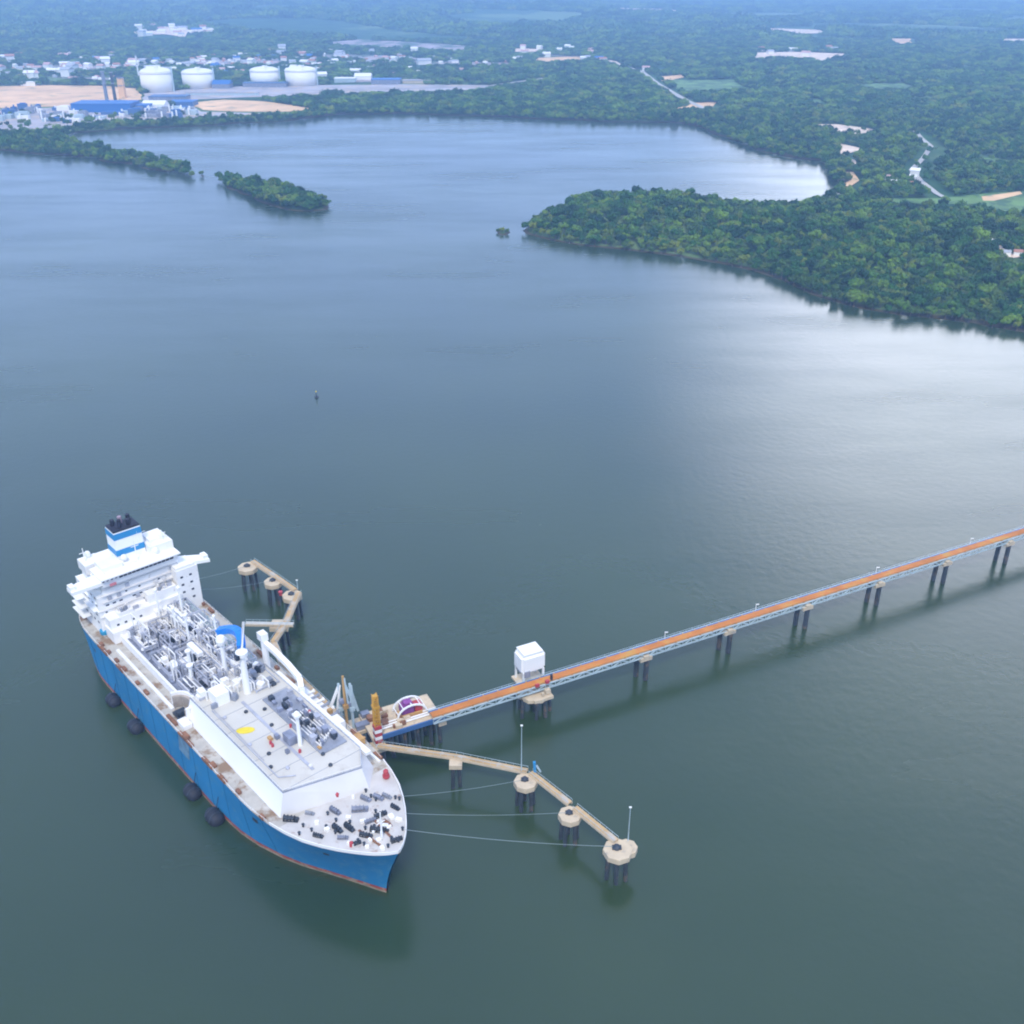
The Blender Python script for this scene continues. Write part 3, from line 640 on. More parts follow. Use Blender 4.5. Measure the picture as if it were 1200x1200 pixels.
# starboard mid recess with ladder and dark hose stowage
mb = MB()
for k in range(13):
    a0, a1 = math.pi * k / 13, math.pi * (k + 1) / 13
    mb.bar((-10 - 5.0 * math.cos(a0), -17.8 + 4.2 * math.sin(a0), 22.6), (-10 - 5.0 * math.cos(a1), -17.8 + 4.2 * math.sin(a1), 22.6), 1.0, 4.4)
sp('curved_screen', mb, mat('stained_cream', (.42, .36, .30), .8, noise=(.3, .3)))
mb = MB()
for k in range(13):
    a0, a1 = math.pi * k / 13, math.pi * (k + 1) / 13
    mb.bar((-10 - 6.0 * math.cos(a0), -17.8 + 5.2 * math.sin(a0), 23.6), (-10 - 6.0 * math.cos(a1), -17.8 + 5.2 * math.sin(a1), 23.6), 1.0, 4.6)
sp('curved_coaming', mb, 'white')
sp('hose_reel', MB().lathe([(1.3, -1.6), (1.3, 1.6)], (-9, -18, 21.8), 12, 'y').box((-9, -17.8, 20.5), (6, 4, .9)), 'dark')
sp('store_house', MB().box((-3.0, -19.4, 21.0), (5.2, 3.2, 1.8)), 'white')
# hull markings: pilot recess patch and overboard opening
def on_hull(x, z, w, h, m, name, off=.12):
    mb = MB(); vs = []
    for i in range(9):
        xx = x - w / 2 + w * i / 8; zd = zdeck(xx); t = (xx + 98) / (stem(z) + 98); 
        for j in range(5):
            zz = z - h / 2 + h * j / 4; X, H_ = hull_pt(t, zz); vs.append((X, -(H_ + off), zz))
    mb.add(vs, [(i * 5 + j, (i + 1) * 5 + j, (i + 1) * 5 + j + 1, i * 5 + j + 1) for i in range(8) for j in range(4)]); return sp(name, mb, m)
on_hull(2, 15.5, 8, 7.5, mat('faded_hull_panel', (.16, .28, .38), .6, noise=(.4, .3)), 'faded_panel')
on_hull(49, 15.5, 2.6, 2.2, 'dark', 'hull_opening'); on_hull(76, 15.5, 1.8, 1.6, 'dark', 'hawse_opening')
on_hull(-76, 15, 2.0, 1.6, 'dark', 'hull_opening')

# superstructure (tiers), local x forward
ss = sp('superstructure', MB().box((-86.5, 0, 25.5), (23, 37, 11)).box((-86, -1, 34.2), (21.5, 34, 6.4)).box((-85.2, 0, 40.0), (20, 31, 5.2)), 'white')
for i, (z, ww, xf) in enumerate([(23.6, 36, -74.98), (27.0, 36, -74.98), (30.2, 36, -74.98), (33, 32, -75.22), (36.2, 32, -75.22)]):
    for k in range(11):
        y = -ww / 2 + 2.4 + k * (ww - 4.8) / 10 - (1 if z > 32 else 0)
        if random.random() < .45: continue
        sp('window', MB().box((xf, y, z), (.12, .8 + .5 * (i % 2), .6)), 'glass', ss)
for z, wy, dx in ((31.1, 39.5, -73.6), (34.3, 37.0, -74.2), (37.4, 36.0, -74.2)):     # promenade ledges
    sp('deck_ledge', MB().box((-87, 0, z), (20.6, wy, .3)), 'white_clean', ss)
for z in (25.5, 29, 33, 36.5):
    for k in range(5):
        sp('window', MB().box((-93 + k * 3.8, -18.52 if z < 31 else -18.02, z), (1.5, .12, .8)), 'glass', ss)
sp('port_block', MB().box((-75, 17.2, 29.6), (9.5, 9.2, 19.4)).box((-74.6, 16.8, 39.8), (8, 8, 1.2)), 'white', ss)
for z in (25.5, 29, 32.5, 36):
    for yy in (14.6, 18.4): sp('window', MB().box((-70.2, yy, z), (.12, 1.1, .8)), 'glass', ss)
sp('terrace', MB().box((-72.2, -2, 24.8), (5.6, 30, 9)).box((-72.8, 6, 31.2), (4.4, 12, 4.2)).box((-71.4, -10, 30), (3.6, 6, 1.8)), 'white', ss)
for k in range(9):
    if k != 4: sp('window', MB().box((-69.34, -14 + k * 3.1, 26.4), (.12, 1.0, .8)), 'glass', ss)
for k in range(26):
    lv = random.choice(((29.3, -74.6, -70.2, -15, 11), (31.0, -73.0, -70.4, -12, -8), (33.3, -74.6, -71.4, 1, 11)))
    sp('roof_locker', MB().box((random.uniform(lv[1], lv[2]), random.uniform(lv[3], lv[4]), lv[0] + .5), (random.uniform(.5, 1.3), random.uniform(.6, 2.2), random.uniform(.8, 1.8))), random.choice(('frame', 'white', 'trunk_front', 'grey')), ss)
for z, w_ in ((28.6, 34), (31.4, 34), (34.8, 30), (37.6, 30), (40.4, 28)): sp('ledge_line', MB().box((-74.75, -1.5, z), (.7, w_, .2)), 'trunk_front', ss)
for k in range(8): sp('vent_recess_shade', MB().box((-74.9, -14 + k * 3.9 + random.uniform(-.8, .8), random.choice((32.6, 36.0, 39))), (.3, 1.6, 1.5)), random.choice(('trunk_front', 'frame')), ss)  # vents on the front wall, greys paint in balcony recess shading
# stair towers and lockers on the aft starboard quarter
sp('balcony', MB().box((-90, -20.4, 25.4), (11, 3.4, .3)).box((-90, -20.4, 29.0), (9, 3.4, .3)).box((-90, -20.9, 33.0), (7, 3, .3)), 'white', ss)
br = sp('bridge', MB().box((-78, 0, 44.2), (10, 31, 3.6)).box((-77.2, 0, 46.3), (12, 32.5, .5)), 'white')
for k in range(13):
    y = -8 + k * 1.75; sp('bridge_window', MB().box((-72.95, y, 44.8), (.12, 1.5, 1.3)), 'glass', br)
for k in range(4): sp('bridge_window', MB().box((-72.95, -15 + k * 1.7, 44.9), (.12, .8, .7)), 'glass', br)
for s in (-1, 1):
    dz = -3.2 if s > 0 else .8
    mb = MB().add([(-73.0, s * 15.5, 42.6), (-81, s * 15.5, 42.6), (-76.5 + s * 2.5, s * 27, 42.2), (-71.5 + s * 2.5, s * 27, 42.2), (-73.0, s * 15.5, 43.9), (-81, s * 15.5, 43.9), (-76.5 + s * 2.5, s * 27, 43.6), (-71.5 + s * 2.5, s * 27, 43.6)],
        [(3, 2, 1, 0), (4, 5, 6, 7), (0, 1, 5, 4), (1, 2, 6, 5), (2, 3, 7, 6), (3, 0, 4, 7)])
    mb.box((-74.2 + s * 2.5, s * 25.9, 44.4), (3.4, 2.0, 1.6)); mb.bar((-77, s * 15, 38), (-77, s * 23, 42.6), .9)
    mb.v = [(a, b_, c_ + dz) for a, b_, c_ in mb.v]; sp('bridge_wing', mb, 'white_clean', br)
sp('red_locker', MB().box((-72.9, -11.6, 42.6), (.9, 2.4, 1.0)), mat('pale_red', (.60, .20, .22), .6), br)
sp('top_house', MB().box((-82, 11.2, 47.8), (11, 9.5, 5.2)).box((-83.5, 11.4, 50.9), (8, 7, 1.6)).box((-80, -9.5, 47.4), (8, 8, 2.4)).box((-90, -13.2, 44.6), (8, 7, 4)), 'white')
mb = MB()
for (x, y, z, h) in ((-77.5, 1, 46.5, 9), (-79, 13, 50, 5), (-90, -15, 46, 6.5), (-81, 4, 52, 5), (-93, 10, 43, 9)): mb.bar((x, y, z), (x, y, z + h), .5, n=6, r2=.15); mb.bar((x, y - 1.6, z + h * .7), (x, y + 1.6, z + h * .7), .2)
sp('radar_mast', mb, 'white_clean')
for (x, y, z) in ((-76.5, 8.5, 47.4), (-79, -3.5, 47.6), (-92, -13, 47.2)): sp('satellite_dome', MB().lathe([(.7, 0), (1.2, .8), (1.2, 1.5), (.8, 2.2), (.1, 2.5)], (x, y, z), 12), 'white_clean', smooth=True)
# funnel
fn = sp('funnel', MB().box((-85, .4, 50.5), (8.6, 11.8, 17), taper=.92), 'white_clean')
sp('casing', MB().box((-90, -3, 41), (13, 17, 8)), 'white', fn)
for z, h in ((57.2, 2.6), (50.2, 2.5)):
    k = 1 - .08 * (z - 42) / 17; sp('blue_band', MB().box((-85, .4, z), (8.6 * k + .3, 11.8 * k + .3, h), taper=.985), 'band', fn)
sp('funnel_top', MB().box((-85, .4, 59.3), (7.7, 10.7, .9)), 'soot', fn)
for k, (x, y) in enumerate(((-86.6, -2.8), (-86.8, .4), (-83.6, -1.2), (-83.4, 2.2), (-86.5, 3.6))):
    sp('exhaust_pipe', MB().lathe([(.85, 0), (.85, 2.6 + .4 * (k % 3)), (.6, 2.7 + .4 * (k % 3))], (x, y, 59.6), 10), 'soot' if k != 1 else mat('dusty_pipe', (.34, .25, .30), .7), fn)
# lifeboats
def lifeboat(y, x):
    g = sp('lifeboat', MB().lathe([(.2, -4.2), (1.1, -3), (1.45, -1), (1.45, 1.6), (1.0, 3.2), (.2, 4.1)], (x, y, 24.6), 12, 'x'), mat('lifeboat_red_orange', (.62, .13, .07), .5), smooth=True)
    sp('davit', MB().bar((x - 3, y * .93, 22), (x - 3, y, 27.5), .45).bar((x + 3, y * .93, 22), (x + 3, y, 27.5), .45).bar((x - 3, y, 27.5), (x + 3, y, 27.5), .35), 'white', g)
lifeboat(21.6, -87)
sp('rescue_boat', MB().lathe([(.2, -2), (.9, -1.2), (.9, 1), (.2, 1.9)], (-93.4, -19.5, 22.2), 10, 'x'), mat('rescue_boat_red', (.5, .05, .06), .5))
# blue round tank cover and low white deckhouse forward of the accommodation
sp('blue_drum', MB().lathe([(1.9, 0), (2.0, 1.5), (1.2, 2.2)], (-76.4, -17.4, 20.6), 14), mat('teal_blue_cover', (.02, .27, .46), .5))
sp('forward_deckhouse', MB().box((-70.4, -4, 22.6), (8, 27, 5)).box((-64, -9, 21.6), (5, 12, 3)).box((-68.5, 4, 26), (3.6, 7, 2)), 'white')
sp('white_trunk_plating', MB().box((-41, -14.6, 21.8), (56, 1.0, 3.4)).box((-38, -18.6, 20.4), (48, 1.2, .8)), 'white')
# regasification deck: base plating, modules, pipe racks
sp('process_deck', MB().box((-37, 0, 21.5), (62, 27, 2.6)), 'midgrey')
r = random.Random(21)
def module(x, y, lx, ly, h, tone):
    z0 = 22.8; mb = MB()
    for sx in (-1, 1):
        for sy in (-1, 1): mb.bar((x + sx * lx / 2, y + sy * ly / 2, z0), (x + sx * lx / 2, y + sy * ly / 2, z0 + h), .4)
    for zz in (z0 + h * .5, z0 + h):
        for sy in (-1, 1): mb.bar((x - lx / 2, y + sy * ly / 2, zz), (x + lx / 2, y + sy * ly / 2, zz), .35)
        for sx in (-1, 1): mb.bar((x + sx * lx / 2, y - ly / 2, zz), (x + sx * lx / 2, y + ly / 2, zz), .35)
    root = sp('process_module', mb, 'frame'); v = MB(); d = MB(); p = MB()
    for k in range(int(lx * ly / 7)):
        px, py = x + r.uniform(-.42, .42) * lx, y + r.uniform(-.42, .42) * ly; hh = r.uniform(.3, .95) * h
        q = r.random()
        if q < .4: v.lathe([(.7, 0), (.8, hh * .9), (.3, hh)], (px, py, z0), 8)
        elif q < .7: d.box((px, py, z0 + hh * .3), (r.uniform(1, 2.6), r.uniform(1, 2.4), hh * .6))
        else: v.lathe([(.3, -1.6), (.75, -1.3), (.75, 1.3), (.3, 1.6)], (px, py, z0 + hh * .7), 8, r.choice('xy'))
    for k in range(5):
        py = y + r.uniform(-.45, .45) * ly; px = x + r.uniform(-.4, .4) * lx; zz = z0 + r.uniform(.5, 1.02) * h
        p.tube([(x - lx / 2, py, zz), (px, py, zz), (px, py + r.uniform(-1, 1) * 2, zz), (px, py + 1, z0 + .5)], .22)
    v.build('vessels', 'frame' if r.random() < .5 else 'white', root); d.build('equipment', tone, root); p.build('piping', 'white', root)
for (x, y, lx, ly, h, tn) in ((-57, 8.2, 12, 8, 8, 'midgrey'), (-57, -.8, 11, 7.5, 4, 'dark'), (-43, 8.5, 12, 9, 9, 'midgrey'), (-44, -2, 11, 8, 5, 'midgrey'), (-28, 8.5, 13, 9, 8, 'midgrey'), (-30, -2, 12, 8, 5, 'dark'),
    (-14, 8.5, 11, 9, 8, 'midgrey'), (-16, -2, 10, 7, 6, 'midgrey'), (-56, -10, 14, 5.5, 2.4, 'grey'), (-36, -10, 16, 5.5, 2.6, 'dark'), (-16, -10, 12, 5, 3, 'midgrey'), (1, 8.5, 12, 9, 6, 'midgrey')): module(x, y, lx, ly, h, tn)
mb = MB(); mb2 = MB(); mb3 = MB(); r = random.Random(77)
for k in range(130):
    x, y = r.uniform(-67, 7), r.uniform(-12.5, 13.2); zb = 28 if x > -6 else 22.8; q = r.random(); hh = r.uniform(1, 4.4 if x < -6 else 2.6)
    if x > -6 and y < -2 and r.random() < .4: continue
    sp('machine' if q < .8 else 'locker', MB().box((x, y, zb + hh / 2), (r.uniform(.7, 3.4), r.uniform(.7, 2.8), hh), r.choice((0, 0, .5))), 'dark' if q < .2 else 'frame' if q < .5 else 'grey' if q < .75 else 'white')
mb = MB()
for k in range(60):
    x, y = r.uniform(-66, 4), r.uniform(-12, 13); zb = 28 if x > -6 else 22.8; h_ = r.uniform(3, 9 if x < -6 else 4); l_ = r.uniform(2, 8)
    mb = MB()
    if r.random() < .5: mb.tube([(x, y, zb), (x, y, zb + h_), (min(x + l_, 8), y, zb + h_), (min(x + l_, 8), y, zb + .5)], .26, 6)
    else: mb.tube([(x, y, zb), (x, y, zb + h_), (x, max(-13, min(13, y + l_ - 4)), zb + h_), (x, max(-13, min(13, y + l_ - 4)), zb + .5)], .26, 6)
    sp('service_pipe', mb, 'white' if k % 3 else 'frame')
for (px_, py_) in ((-50, 12), (-33, 12.6), (-20, 12.6)): sp('teal_box', MB().box((px_, py_, 24.5), (4.6, 1.8, 2)), mat('teal_green', (.12, .34, .34), .6))
for yy, m in ((3.4, 'white'), (13.4, 'truss')):
    mb = MB()
    for k in range(5): mb.bar((-68, yy + k * .55 - 1.1, 25.6 + .2 * k), (-4, yy + k * .55 - 1.1, 25.6 + .2 * k), .42, n=6)
    for x in np.arange(-66, -4, 7): mb.bar((x, yy - 1.6, 22.6), (x, yy - 1.6, 26.4), .3); mb.bar((x, yy + 1.8, 22.6), (x, yy + 1.8, 26.4), .3); mb.bar((x, yy - 1.7, 25.2), (x, yy + 1.9, 25.2), .3)
    sp('pipe_rack', mb, m)
# dark rectangular hatches / chute beside the starboard walkway
sp('dark_hatchway', MB().box((-53, -13.3, 23.0), (19, 1.4, .5)).box((-26, -13.0, 23.2), (3, 1.4, .6)), 'midgrey')
# white trunking running aft to fore on the middle line
for c_, d_ in (((-55, 4.6, 29.4), (15, 2.4, 1.8)), ((-31, -.4, 28.6), (9, 2.2, 1.6)), ((2, -7.6, 30.2), (6, 5, 4.4)), ((-3.6, -11.4, 29.6), (3, 2.4, 3.2))): sp('white_duct', MB().box(c_, d_), 'white_clean')
# tall posts and cranes
def pedestal_crane(x, y, z0, z1, rad, bx, by, bz, bm_, th=1.0, name='deck_crane'):
    c = sp(name, MB().bar((x, y, z0), (x, y, z1), rad * 2, n=12, r2=rad * .75).lathe([(rad * 1.5, 0), (rad * 1.6, 1.6), (rad * .6, 2.4)], (x, y, z1), 12), 'white_clean')
    if bx is not None:
        b = MB().bar((x + (bx - x) * -.05, y + (by - y) * -.05, z1 + .9), (bx, by, bz), th * 1.5, th * 1.4)
        b.build('crane_boom', bm_, c); MB().bar((x, y, z1 + 3.2), (bx, by, bz + .4), .15).build('crane_cable', 'dark', c); MB().box((x + .6, y - rad * 1.6, z1 + .4), (1.6, 1.4, 1.8)).build('operator_cab', 'glass', c)
pedestal_crane(4.5, 1.8, 27, 44, 1.35, -14, 12.5, 43.5, 'white', .5)
mb = MB(); pts = []
for k in range(9):
    a = k / 8; pts.append((-22 + 17.5 * a, 6.0 - 3.0 * (1 - (2 * a - 1) ** 2) * -1, 38.6 + 3.4 * math.sin(math.pi * a * .8)))
for a, b in zip(pts, pts[1:]): mb.bar(a, b, 2.9, 2.2)
cr2 = sp('process_crane', MB().bar((-13, 2.5, 23), (-13, 2.5, 39.5), 1.7, n=10, r2=.7).lathe([(1.6, 0), (1.9, 1.6), (1.3, 3.2), (.3, 3.8)], (-13, 2.5, 39.3), 12), 'white_clean')
mb.build('crane_boom', 'boom', cr2)['label'] = 'bright blue curved crane boom'
MB().bar((-6, 6.4, 23), (-5.4, 6.4, 38.5), 1.0, n=8).bar((-22, 7, 23), (-22, 7, 38.5), .8, n=8).build('boom_support', 'white', cr2)
MB().box((-2, 1, 26), (1.6, 1.6, 4.4)).build('blue_winch', 'band', cr2)
for (x, y, z1, rr_) in ((-40, 1.5, 38, .55), (-60, 8.5, 38, .6), (-66, 1.5, 37, .5), (-25, -5.5, 33, .8), (-20.5, -7.5, 30, .9), (-35, 10.5, 36, .45), (-52, 1.8, 35, .5)):
    sp('vent_post', MB().bar((x, y, 22.8), (x, y, z1), rr_ * 2, n=8, r2=rr_ * .7).lathe([(rr_ * 1.3, 0), (rr_ * 1.5, .8), (rr_ * .5, 1.4)], (x, y, z1), 8), 'white_clean')
# white gantry arm arching over the port manifold
mb = MB(); A = [(-10, 17.5, 34.5), (-3, 17.8, 34), (6, 18, 32.8), (14, 17.6, 31.6), (16.5, 16.5, 29.4), (17.5, 15.5, 24)]
for a, b in zip(A, A[1:]): mb.bar(a, b, 1.9, 1.6)
mb.bar((-10, 17.5, 20), (-10, 17.5, 36.5), 2.4, n=10); mb.box((-10.5, 17.5, 37), (3.4, 2.8, 3))
sp('hose_crane', mb, 'white_clean')
# port manifold
mn = sp('manifold_platform', MB().box((22, 19.6, 21.4), (26, 5.2, 1.6)).box((34, 19.2, 22.6), (5, 4, 3.4)).box((12, 19.4, 22.4), (4, 4, 2.6)), 'white')
for k in range(6): MB().tube([(14 + k * 3.2, 14.5, 23.4), (14 + k * 3.2, 22.6, 23.4)], .45, 8).lathe([(.75, 0), (.75, .4)], (14 + k * 3.2, 22.4, 23.4), 10, 'y').build('manifold_pipe', 'grey' if k % 2 else 'white', mn)
MB().box((28, 20.5, 23.4), (1.4, 1.6, 2.4)).box((9, 20.8, 23), (1.2, 1.2, 2.2)).build('yellow_valve', 'ochre', mn); MB().box((18, 17, 23.4), (2.6, 1.6, 2.2)).build('control_box', 'dark', mn)
sp('gangway_platform', MB().box((45, 20.6, 21.6), (4, 3, 2.4)).bar((43, 21, 20.6), (43, 24.5, 19), .8), 'ochre')
mb = MB()
for x in np.arange(-90, 62, 11.0):
    vs = []
    for side in (-1, 1):
        for j in range(6):
            z = 2.2 + (zdeck(x) - 2.6) * j / 5; t_ = (x + 98) / (stem(z) + 98); X, H_ = hull_pt(t_, z); vs.append((X, side * (H_ + .04), z))
    for q in (0, 6): [mb.bar(vs[q + j], vs[q + j + 1], .14) for j in range(5)]
sp('plate_seams', mb, mat('seam_blue', (.006, .13, .27), .6), hull)
# foredeck gear
def winch(x, y, a, s=1.0, m='dark'):
    z = zdeck(x); c, q = math.cos(a), math.sin(a); mb = MB()
    def pt(u, v, h): return (x + (u * c - v * q) * s, y + (u * q + v * c) * s, z + h * s)
    mb.bar(pt(-1.9, 0, 1.1), pt(1.9, 0, 1.1), 1.5 * s, n=10)
    for u in (-1.9, -.6, .7, 1.9): mb.bar(pt(u - .08, 0, 1.1), pt(u + .08, 0, 1.1), 2.2 * s, n=12)
    mb.bar(pt(2.2, 0, .8), pt(3.4, 0, .8), 1.3 * s, 1.3 * s); mb.bar(pt(-2.1, -.8, .15), pt(3.4, -.8, .15), .4 * s, .3 * s); mb.bar(pt(-2.1, .8, .15), pt(3.4, .8, .15), .4 * s, .3 * s)
    o = sp('mooring_winch', mb, m); return o
for (px, py, a, s, m_) in ((338, 953, .7, 1.3, 'dark'), (391, 944, .2, 1.1, 'midgrey'), (419, 944, .9, 1.4, 'midgrey'), (394, 966, .1, 1.1, 'dark'), (408, 965, .1, 1.1, 'dark'), (400, 978, .8, .9, 'midgrey'),
    (427, 976, .55, 1.1, 'dark'), (440, 970, .55, 1.2, 'dark'), (447, 970, .55, 1.0, 'dark'), (432, 959, 1.3, 1.0, 'midgrey'), (444, 952, 1.4, 1.1, 'dark'), (415, 986, 1.2, .9, 'dark'), (463, 984, 1.3, 1.0, 'dark'),
    (371, 974, .5, .9, 'dark'), (427, 930, .3, 1.0, 'midgrey'), (442, 929, .3, 1.0, 'midgrey'), (452, 928, .3, .9, 'grey'), (462, 942, .2, .9, 'dark'), (361, 946, .6, .8, 'grey'), (453, 962, .1, .9, 'rust')):
    g = at(px, py, 23.3); dx, dy = g[0] - SX, g[1] - SY; x = dx * math.cos(STH) + dy * math.sin(STH); y = -dx * math.sin(STH) + dy * math.cos(STH)
    if x < 60: x = 60
    if abs(y) < interp(x, DK) - 1.2: winch(x, y, a, s * .68, m_)
mb = MB(); r = random.Random(31)
for k in range(24):
    x = r.uniform(66, 94); y = r.uniform(-1, 1) * (interp(x, DK) - 1.4); mb.lathe([(.35, 0), (.35, .9), (.5, 1.0), (.5, 1.15)], (x, y, zdeck(x)), 8)
sp('bollards', mb, 'dark')['kind'] = 'stuff'
mb = MB()
for k in range(20):
    x = r.uniform(65, 92); y = r.uniform(-1, 1) * (interp(x, DK) - 2); mb.box((x, y, zdeck(x) + .5), (r.uniform(.6, 2), r.uniform(.6, 1.6), 1), r.uniform(0, 3))
sp('deck_lockers', mb, 'white_clean')
sp('red_hydrant', MB().lathe([(.8, 0), (.8, 1.4), (.3, 2)], (62.6, .5, 21), 8).lathe([(.6, 0), (.6, 1.6)], (84, -8.4, 22), 8), 'redp')
sp('red_lantern', MB().lathe([(.9, 0), (.9, 1.4), (.3, 2.1)], (66, 17.2, 22.5), 8).lathe([(1.2, 0), (1.2, 1)], (66, 17.2, 21.3), 8), 'redp')
sp('foremast', MB().bar((88, 0, 22.6), (88, 0, 33), .7, n=8, r2=.2).bar((88, -1.4, 29), (88, 1.4, 29), .25), 'white_clean')
for s in (-1, 1): sp('chain', MB().bar((80, s * 3, zdeck(80) + .2), (90, s * 2.2, zdeck(90) + .2), .7, .3), 'rust')

def ship_pt(x, y, z=0.0): return (SX + x * math.cos(STH) - y * math.sin(STH), SY + x * math.sin(STH) + y * math.cos(STH), z)
def ship_at(px, py, h): return at(px, py, h)

# ------------------------------------------------------------ fenders
FL = ['large black floating fender nearest the bow, under the dark hull opening', 'large black floating fender second from the bow, close behind the first one', 'black floating fender amidships, third from the bow', 'black floating fender fourth from the bow, toward the accommodation', 'small black fender hanging at the stern quarter']
for i, (x, sc_) in enumerate([(24.5, .85), (8.5, .82), (-38, .82), (-59, .78), (-96, .5)]):
    y = -(hull_pt((x + 98) / 186.5, .5)[1] + 3.0 * sc_)
    f = MB().lathe([(.5, -4.6), (2.2, -3.9), (3.0, -2.8), (3.2, 0), (3.0, 2.8), (2.2, 3.9), (.5, 4.6)], (0, 0, 0), 16, 'x').build('floating_fender', 'rubber', None, True)
    f.location = ship_pt(x, y, 1.2 if i < 4 else 9); f.rotation_euler = (0, 0, STH); f.scale = (sc_,) * 3
    tag(f, FL[i], 'fender', 'black fenders along the hull')
    MB().lathe([(3.25, -.3), (3.35, 0), (3.25, .3)], (1.6, 0, 0), 16, 'x').lathe([(3.25, -.3), (3.35, 0), (3.25, .3)], (-1.6, 0, 0), 16, 'x').bar((0, 1, 2.9), (0, 2.9, 9), .2).build('chain_net', 'dark', f)

# ------------------------------------------------------------ jetty
TZD = 14.0
J0 = Vector((*at(505, 838, TZD), 0)); J1 = Vector((*at(1200, 622, TZD), 0)); JD = (J1 - J0).normalized(); JN = Vector((-JD.y, JD.x, 0)); JL = (J1 - J0).length + 130
JA = math.atan2(JD.y, JD.x)
tr = empty('pipe_trestle', (J0.x, J0.y, 0), JA, 'long straight trestle carrying orange pipes from the loading platform toward the shore', 'jetty')
# local: x along, y to the far side
MB().box((JL / 2, .3, TZD - .6), (JL, 4.4, .5)).build('deck', 'concrete', tr)
mb = MB()
for k in range(5): mb.bar((0, -1.5 + k * .62, TZD + .25), (JL, -1.5 + k * .62, TZD + .25), .56, n=8)
mb.build('pipes', 'orange', tr)
mb = MB()
for x in np.arange(4, JL, 6): mb.box((x, 0, TZD - .2), (.5, 4.6, .45)); 
mb.build('pipe_supports', 'ochre', tr)
mb = MB(); mb.box((JL / 2, 1.95, TZD - .18), (JL, 1.0, .3)); mb.build('walkway', 'bluebeam', tr)
for s, nm in ((-1, 'near'), (1, 'far')):
    mb = MB(); y = -2.3 if s < 0 else 2.7
    mb.bar((0, y, TZD - .3), (JL, y, TZD - .3), .42); mb.bar((0, y, TZD - 2.3), (JL, y, TZD - 2.3), .5)
    for k, x in enumerate(np.arange(0, JL - 4, 4.2)):
        a, b = (TZD - .3, TZD - 2.3) if k % 2 else (TZD - 2.3, TZD - .3); mb.bar((x, y, a), (x + 4.2, y, b), .36); mb.bar((x, y, TZD - .3), (x, y, TZD - 2.3), .2)
    mb.build('truss', 'truss', tr)
mb = MB()
for x in np.arange(0, JL, 3): mb.bar((x, 2.6, TZD - .2), (x, 2.6, TZD + .9), .09)
mb.bar((0, 2.6, TZD + .9), (JL, 2.6, TZD + .9), .1); mb.build('railing', 'truss', tr)
def jloc(px, py, h): g = at(px, py, h); v = Vector((g[0], g[1], 0)) - J0; return v.dot(JD), v.dot(JN)
def pier(x, parent, y=0, n=2, w=3.2, top=TZD - 2.4, capm='concrete', rake=.6):
    p = MB().box((x, y, top - .5), (5.4, w + 3.4, 1.5)).box((x, y - w / 2 - 1.3, top + .7), (2.4, 1.2, 1.0)).build('pier_cap', capm, parent)
    for k in range(n):
        yy = y + (-w / 2 + w * k / (n - 1)); q = -1.3 if k else 1.3; MB().bar((x + q, yy, top - 1.1), (x + q + (rake if k else -rake), yy + (.5 if k else -.5), -3), 2.1, n=12).build('pile', 'pile', p)
xs = [jloc(q, v, 0)[0] for q, v in ((752, 802), (852, 770), (942, 740), (1028, 712), (1108, 688), (1181, 666))]
st = (xs[-1] - xs[0]) / 5
for x in [xs[0] + 2 + k * st for k in range(6)] + [xs[-1] + st, xs[-1] + 2 * st]: pier(x, tr, rake=.4)
def lamp(x, y, z, h, label, world=False):
    l = empty('lamp_post', (x, y, z), 0, label, 'lamp post', 'lamp posts on the jetty')
    MB().bar((0, 0, 0), (0, 0, h), .26, n=6, r2=.1).build('pole', 'white_clean', l); MB().box((.5, 0, h + .05), (1.3, .4, .2)).build('lamp_head', 'white_clean', l)
for i, x in enumerate((xs[0] + 14, xs[3] + 2, xs[5] - 20, xs[1] + 18)):
    q = J0 + JD * x + JN * 2.2; lamp(q.x, q.y, TZD - .1, 3.2, ['short white lamp post on the trestle between the first and second piers', 'short white lamp post on the trestle above the fourth pier', 'short white lamp post near the right end of the trestle', 'short white lamp post on the trestle just past the second pier'][i])
# valve house platform
VX, VY = jloc(630, 806, TZD - 1)
vp = empty('valve_platform', (J0.x + JD.x * VX, J0.y + JD.y * VX, 0), JA, 'cream concrete platform on many dark piles under the trestle beside the white block house', 'platform')
MB().lathe([(6.6, 10.3), (7.0, 10.6), (7.0, 12.1), (6.8, 12.3)], (0, 1.0, -2.2), 8).box((1, -4.2, 9.4), (8, 3, 1.2)).build('slab', 'concrete', vp)
for k, (x, y) in enumerate(((-5.6, -1), (-4.0, 4), (-1.4, -4), (1.4, 5.2), (2, -4.2), (5.2, -1.6), (5.4, 3.6), (0, .4))): MB().bar((x, y, 9), (x * 1.12, y * 1.12, -3), 1.4, n=12).build('pile', 'pile', vp)
MB().box((3.4, -3.6, 11.4), (2, 1.6, 1.8)).box((1, -4.4, 11.2), (1, 1, 1.4)).build('cream_valve_box', 'concrete', vp); MB().box((6.2, -1.5, 15.6), (.8, .8, 2.4)).build('dark_post', 'dark', vp); MB().box((-.6, -2.9, 14.9), (1.6, .9, 1.2)).box((3.6, -3.0, 15.4), (1.4, 1.2, 1.2)).build('red_valve', 'redp', vp)
vh = empty('block_house', (*(J0 + JD * (VX + 1.2) + JN * 7.0).xy, 0), JA, 'white box shaped equipment house raised on legs behind the trestle', 'building')
hb = MB().box((0, 0, 20.2), (10.2, 7.6, 7.8)).build('house_body', 'white_clean', vh)
bm = bmesh.new(); bm.from_mesh(hb.data); bmesh.ops.bevel(bm, geom=bm.edges[:], offset=.9, segments=3, affect='EDGES'); bm.to_mesh(hb.data); bm.free()
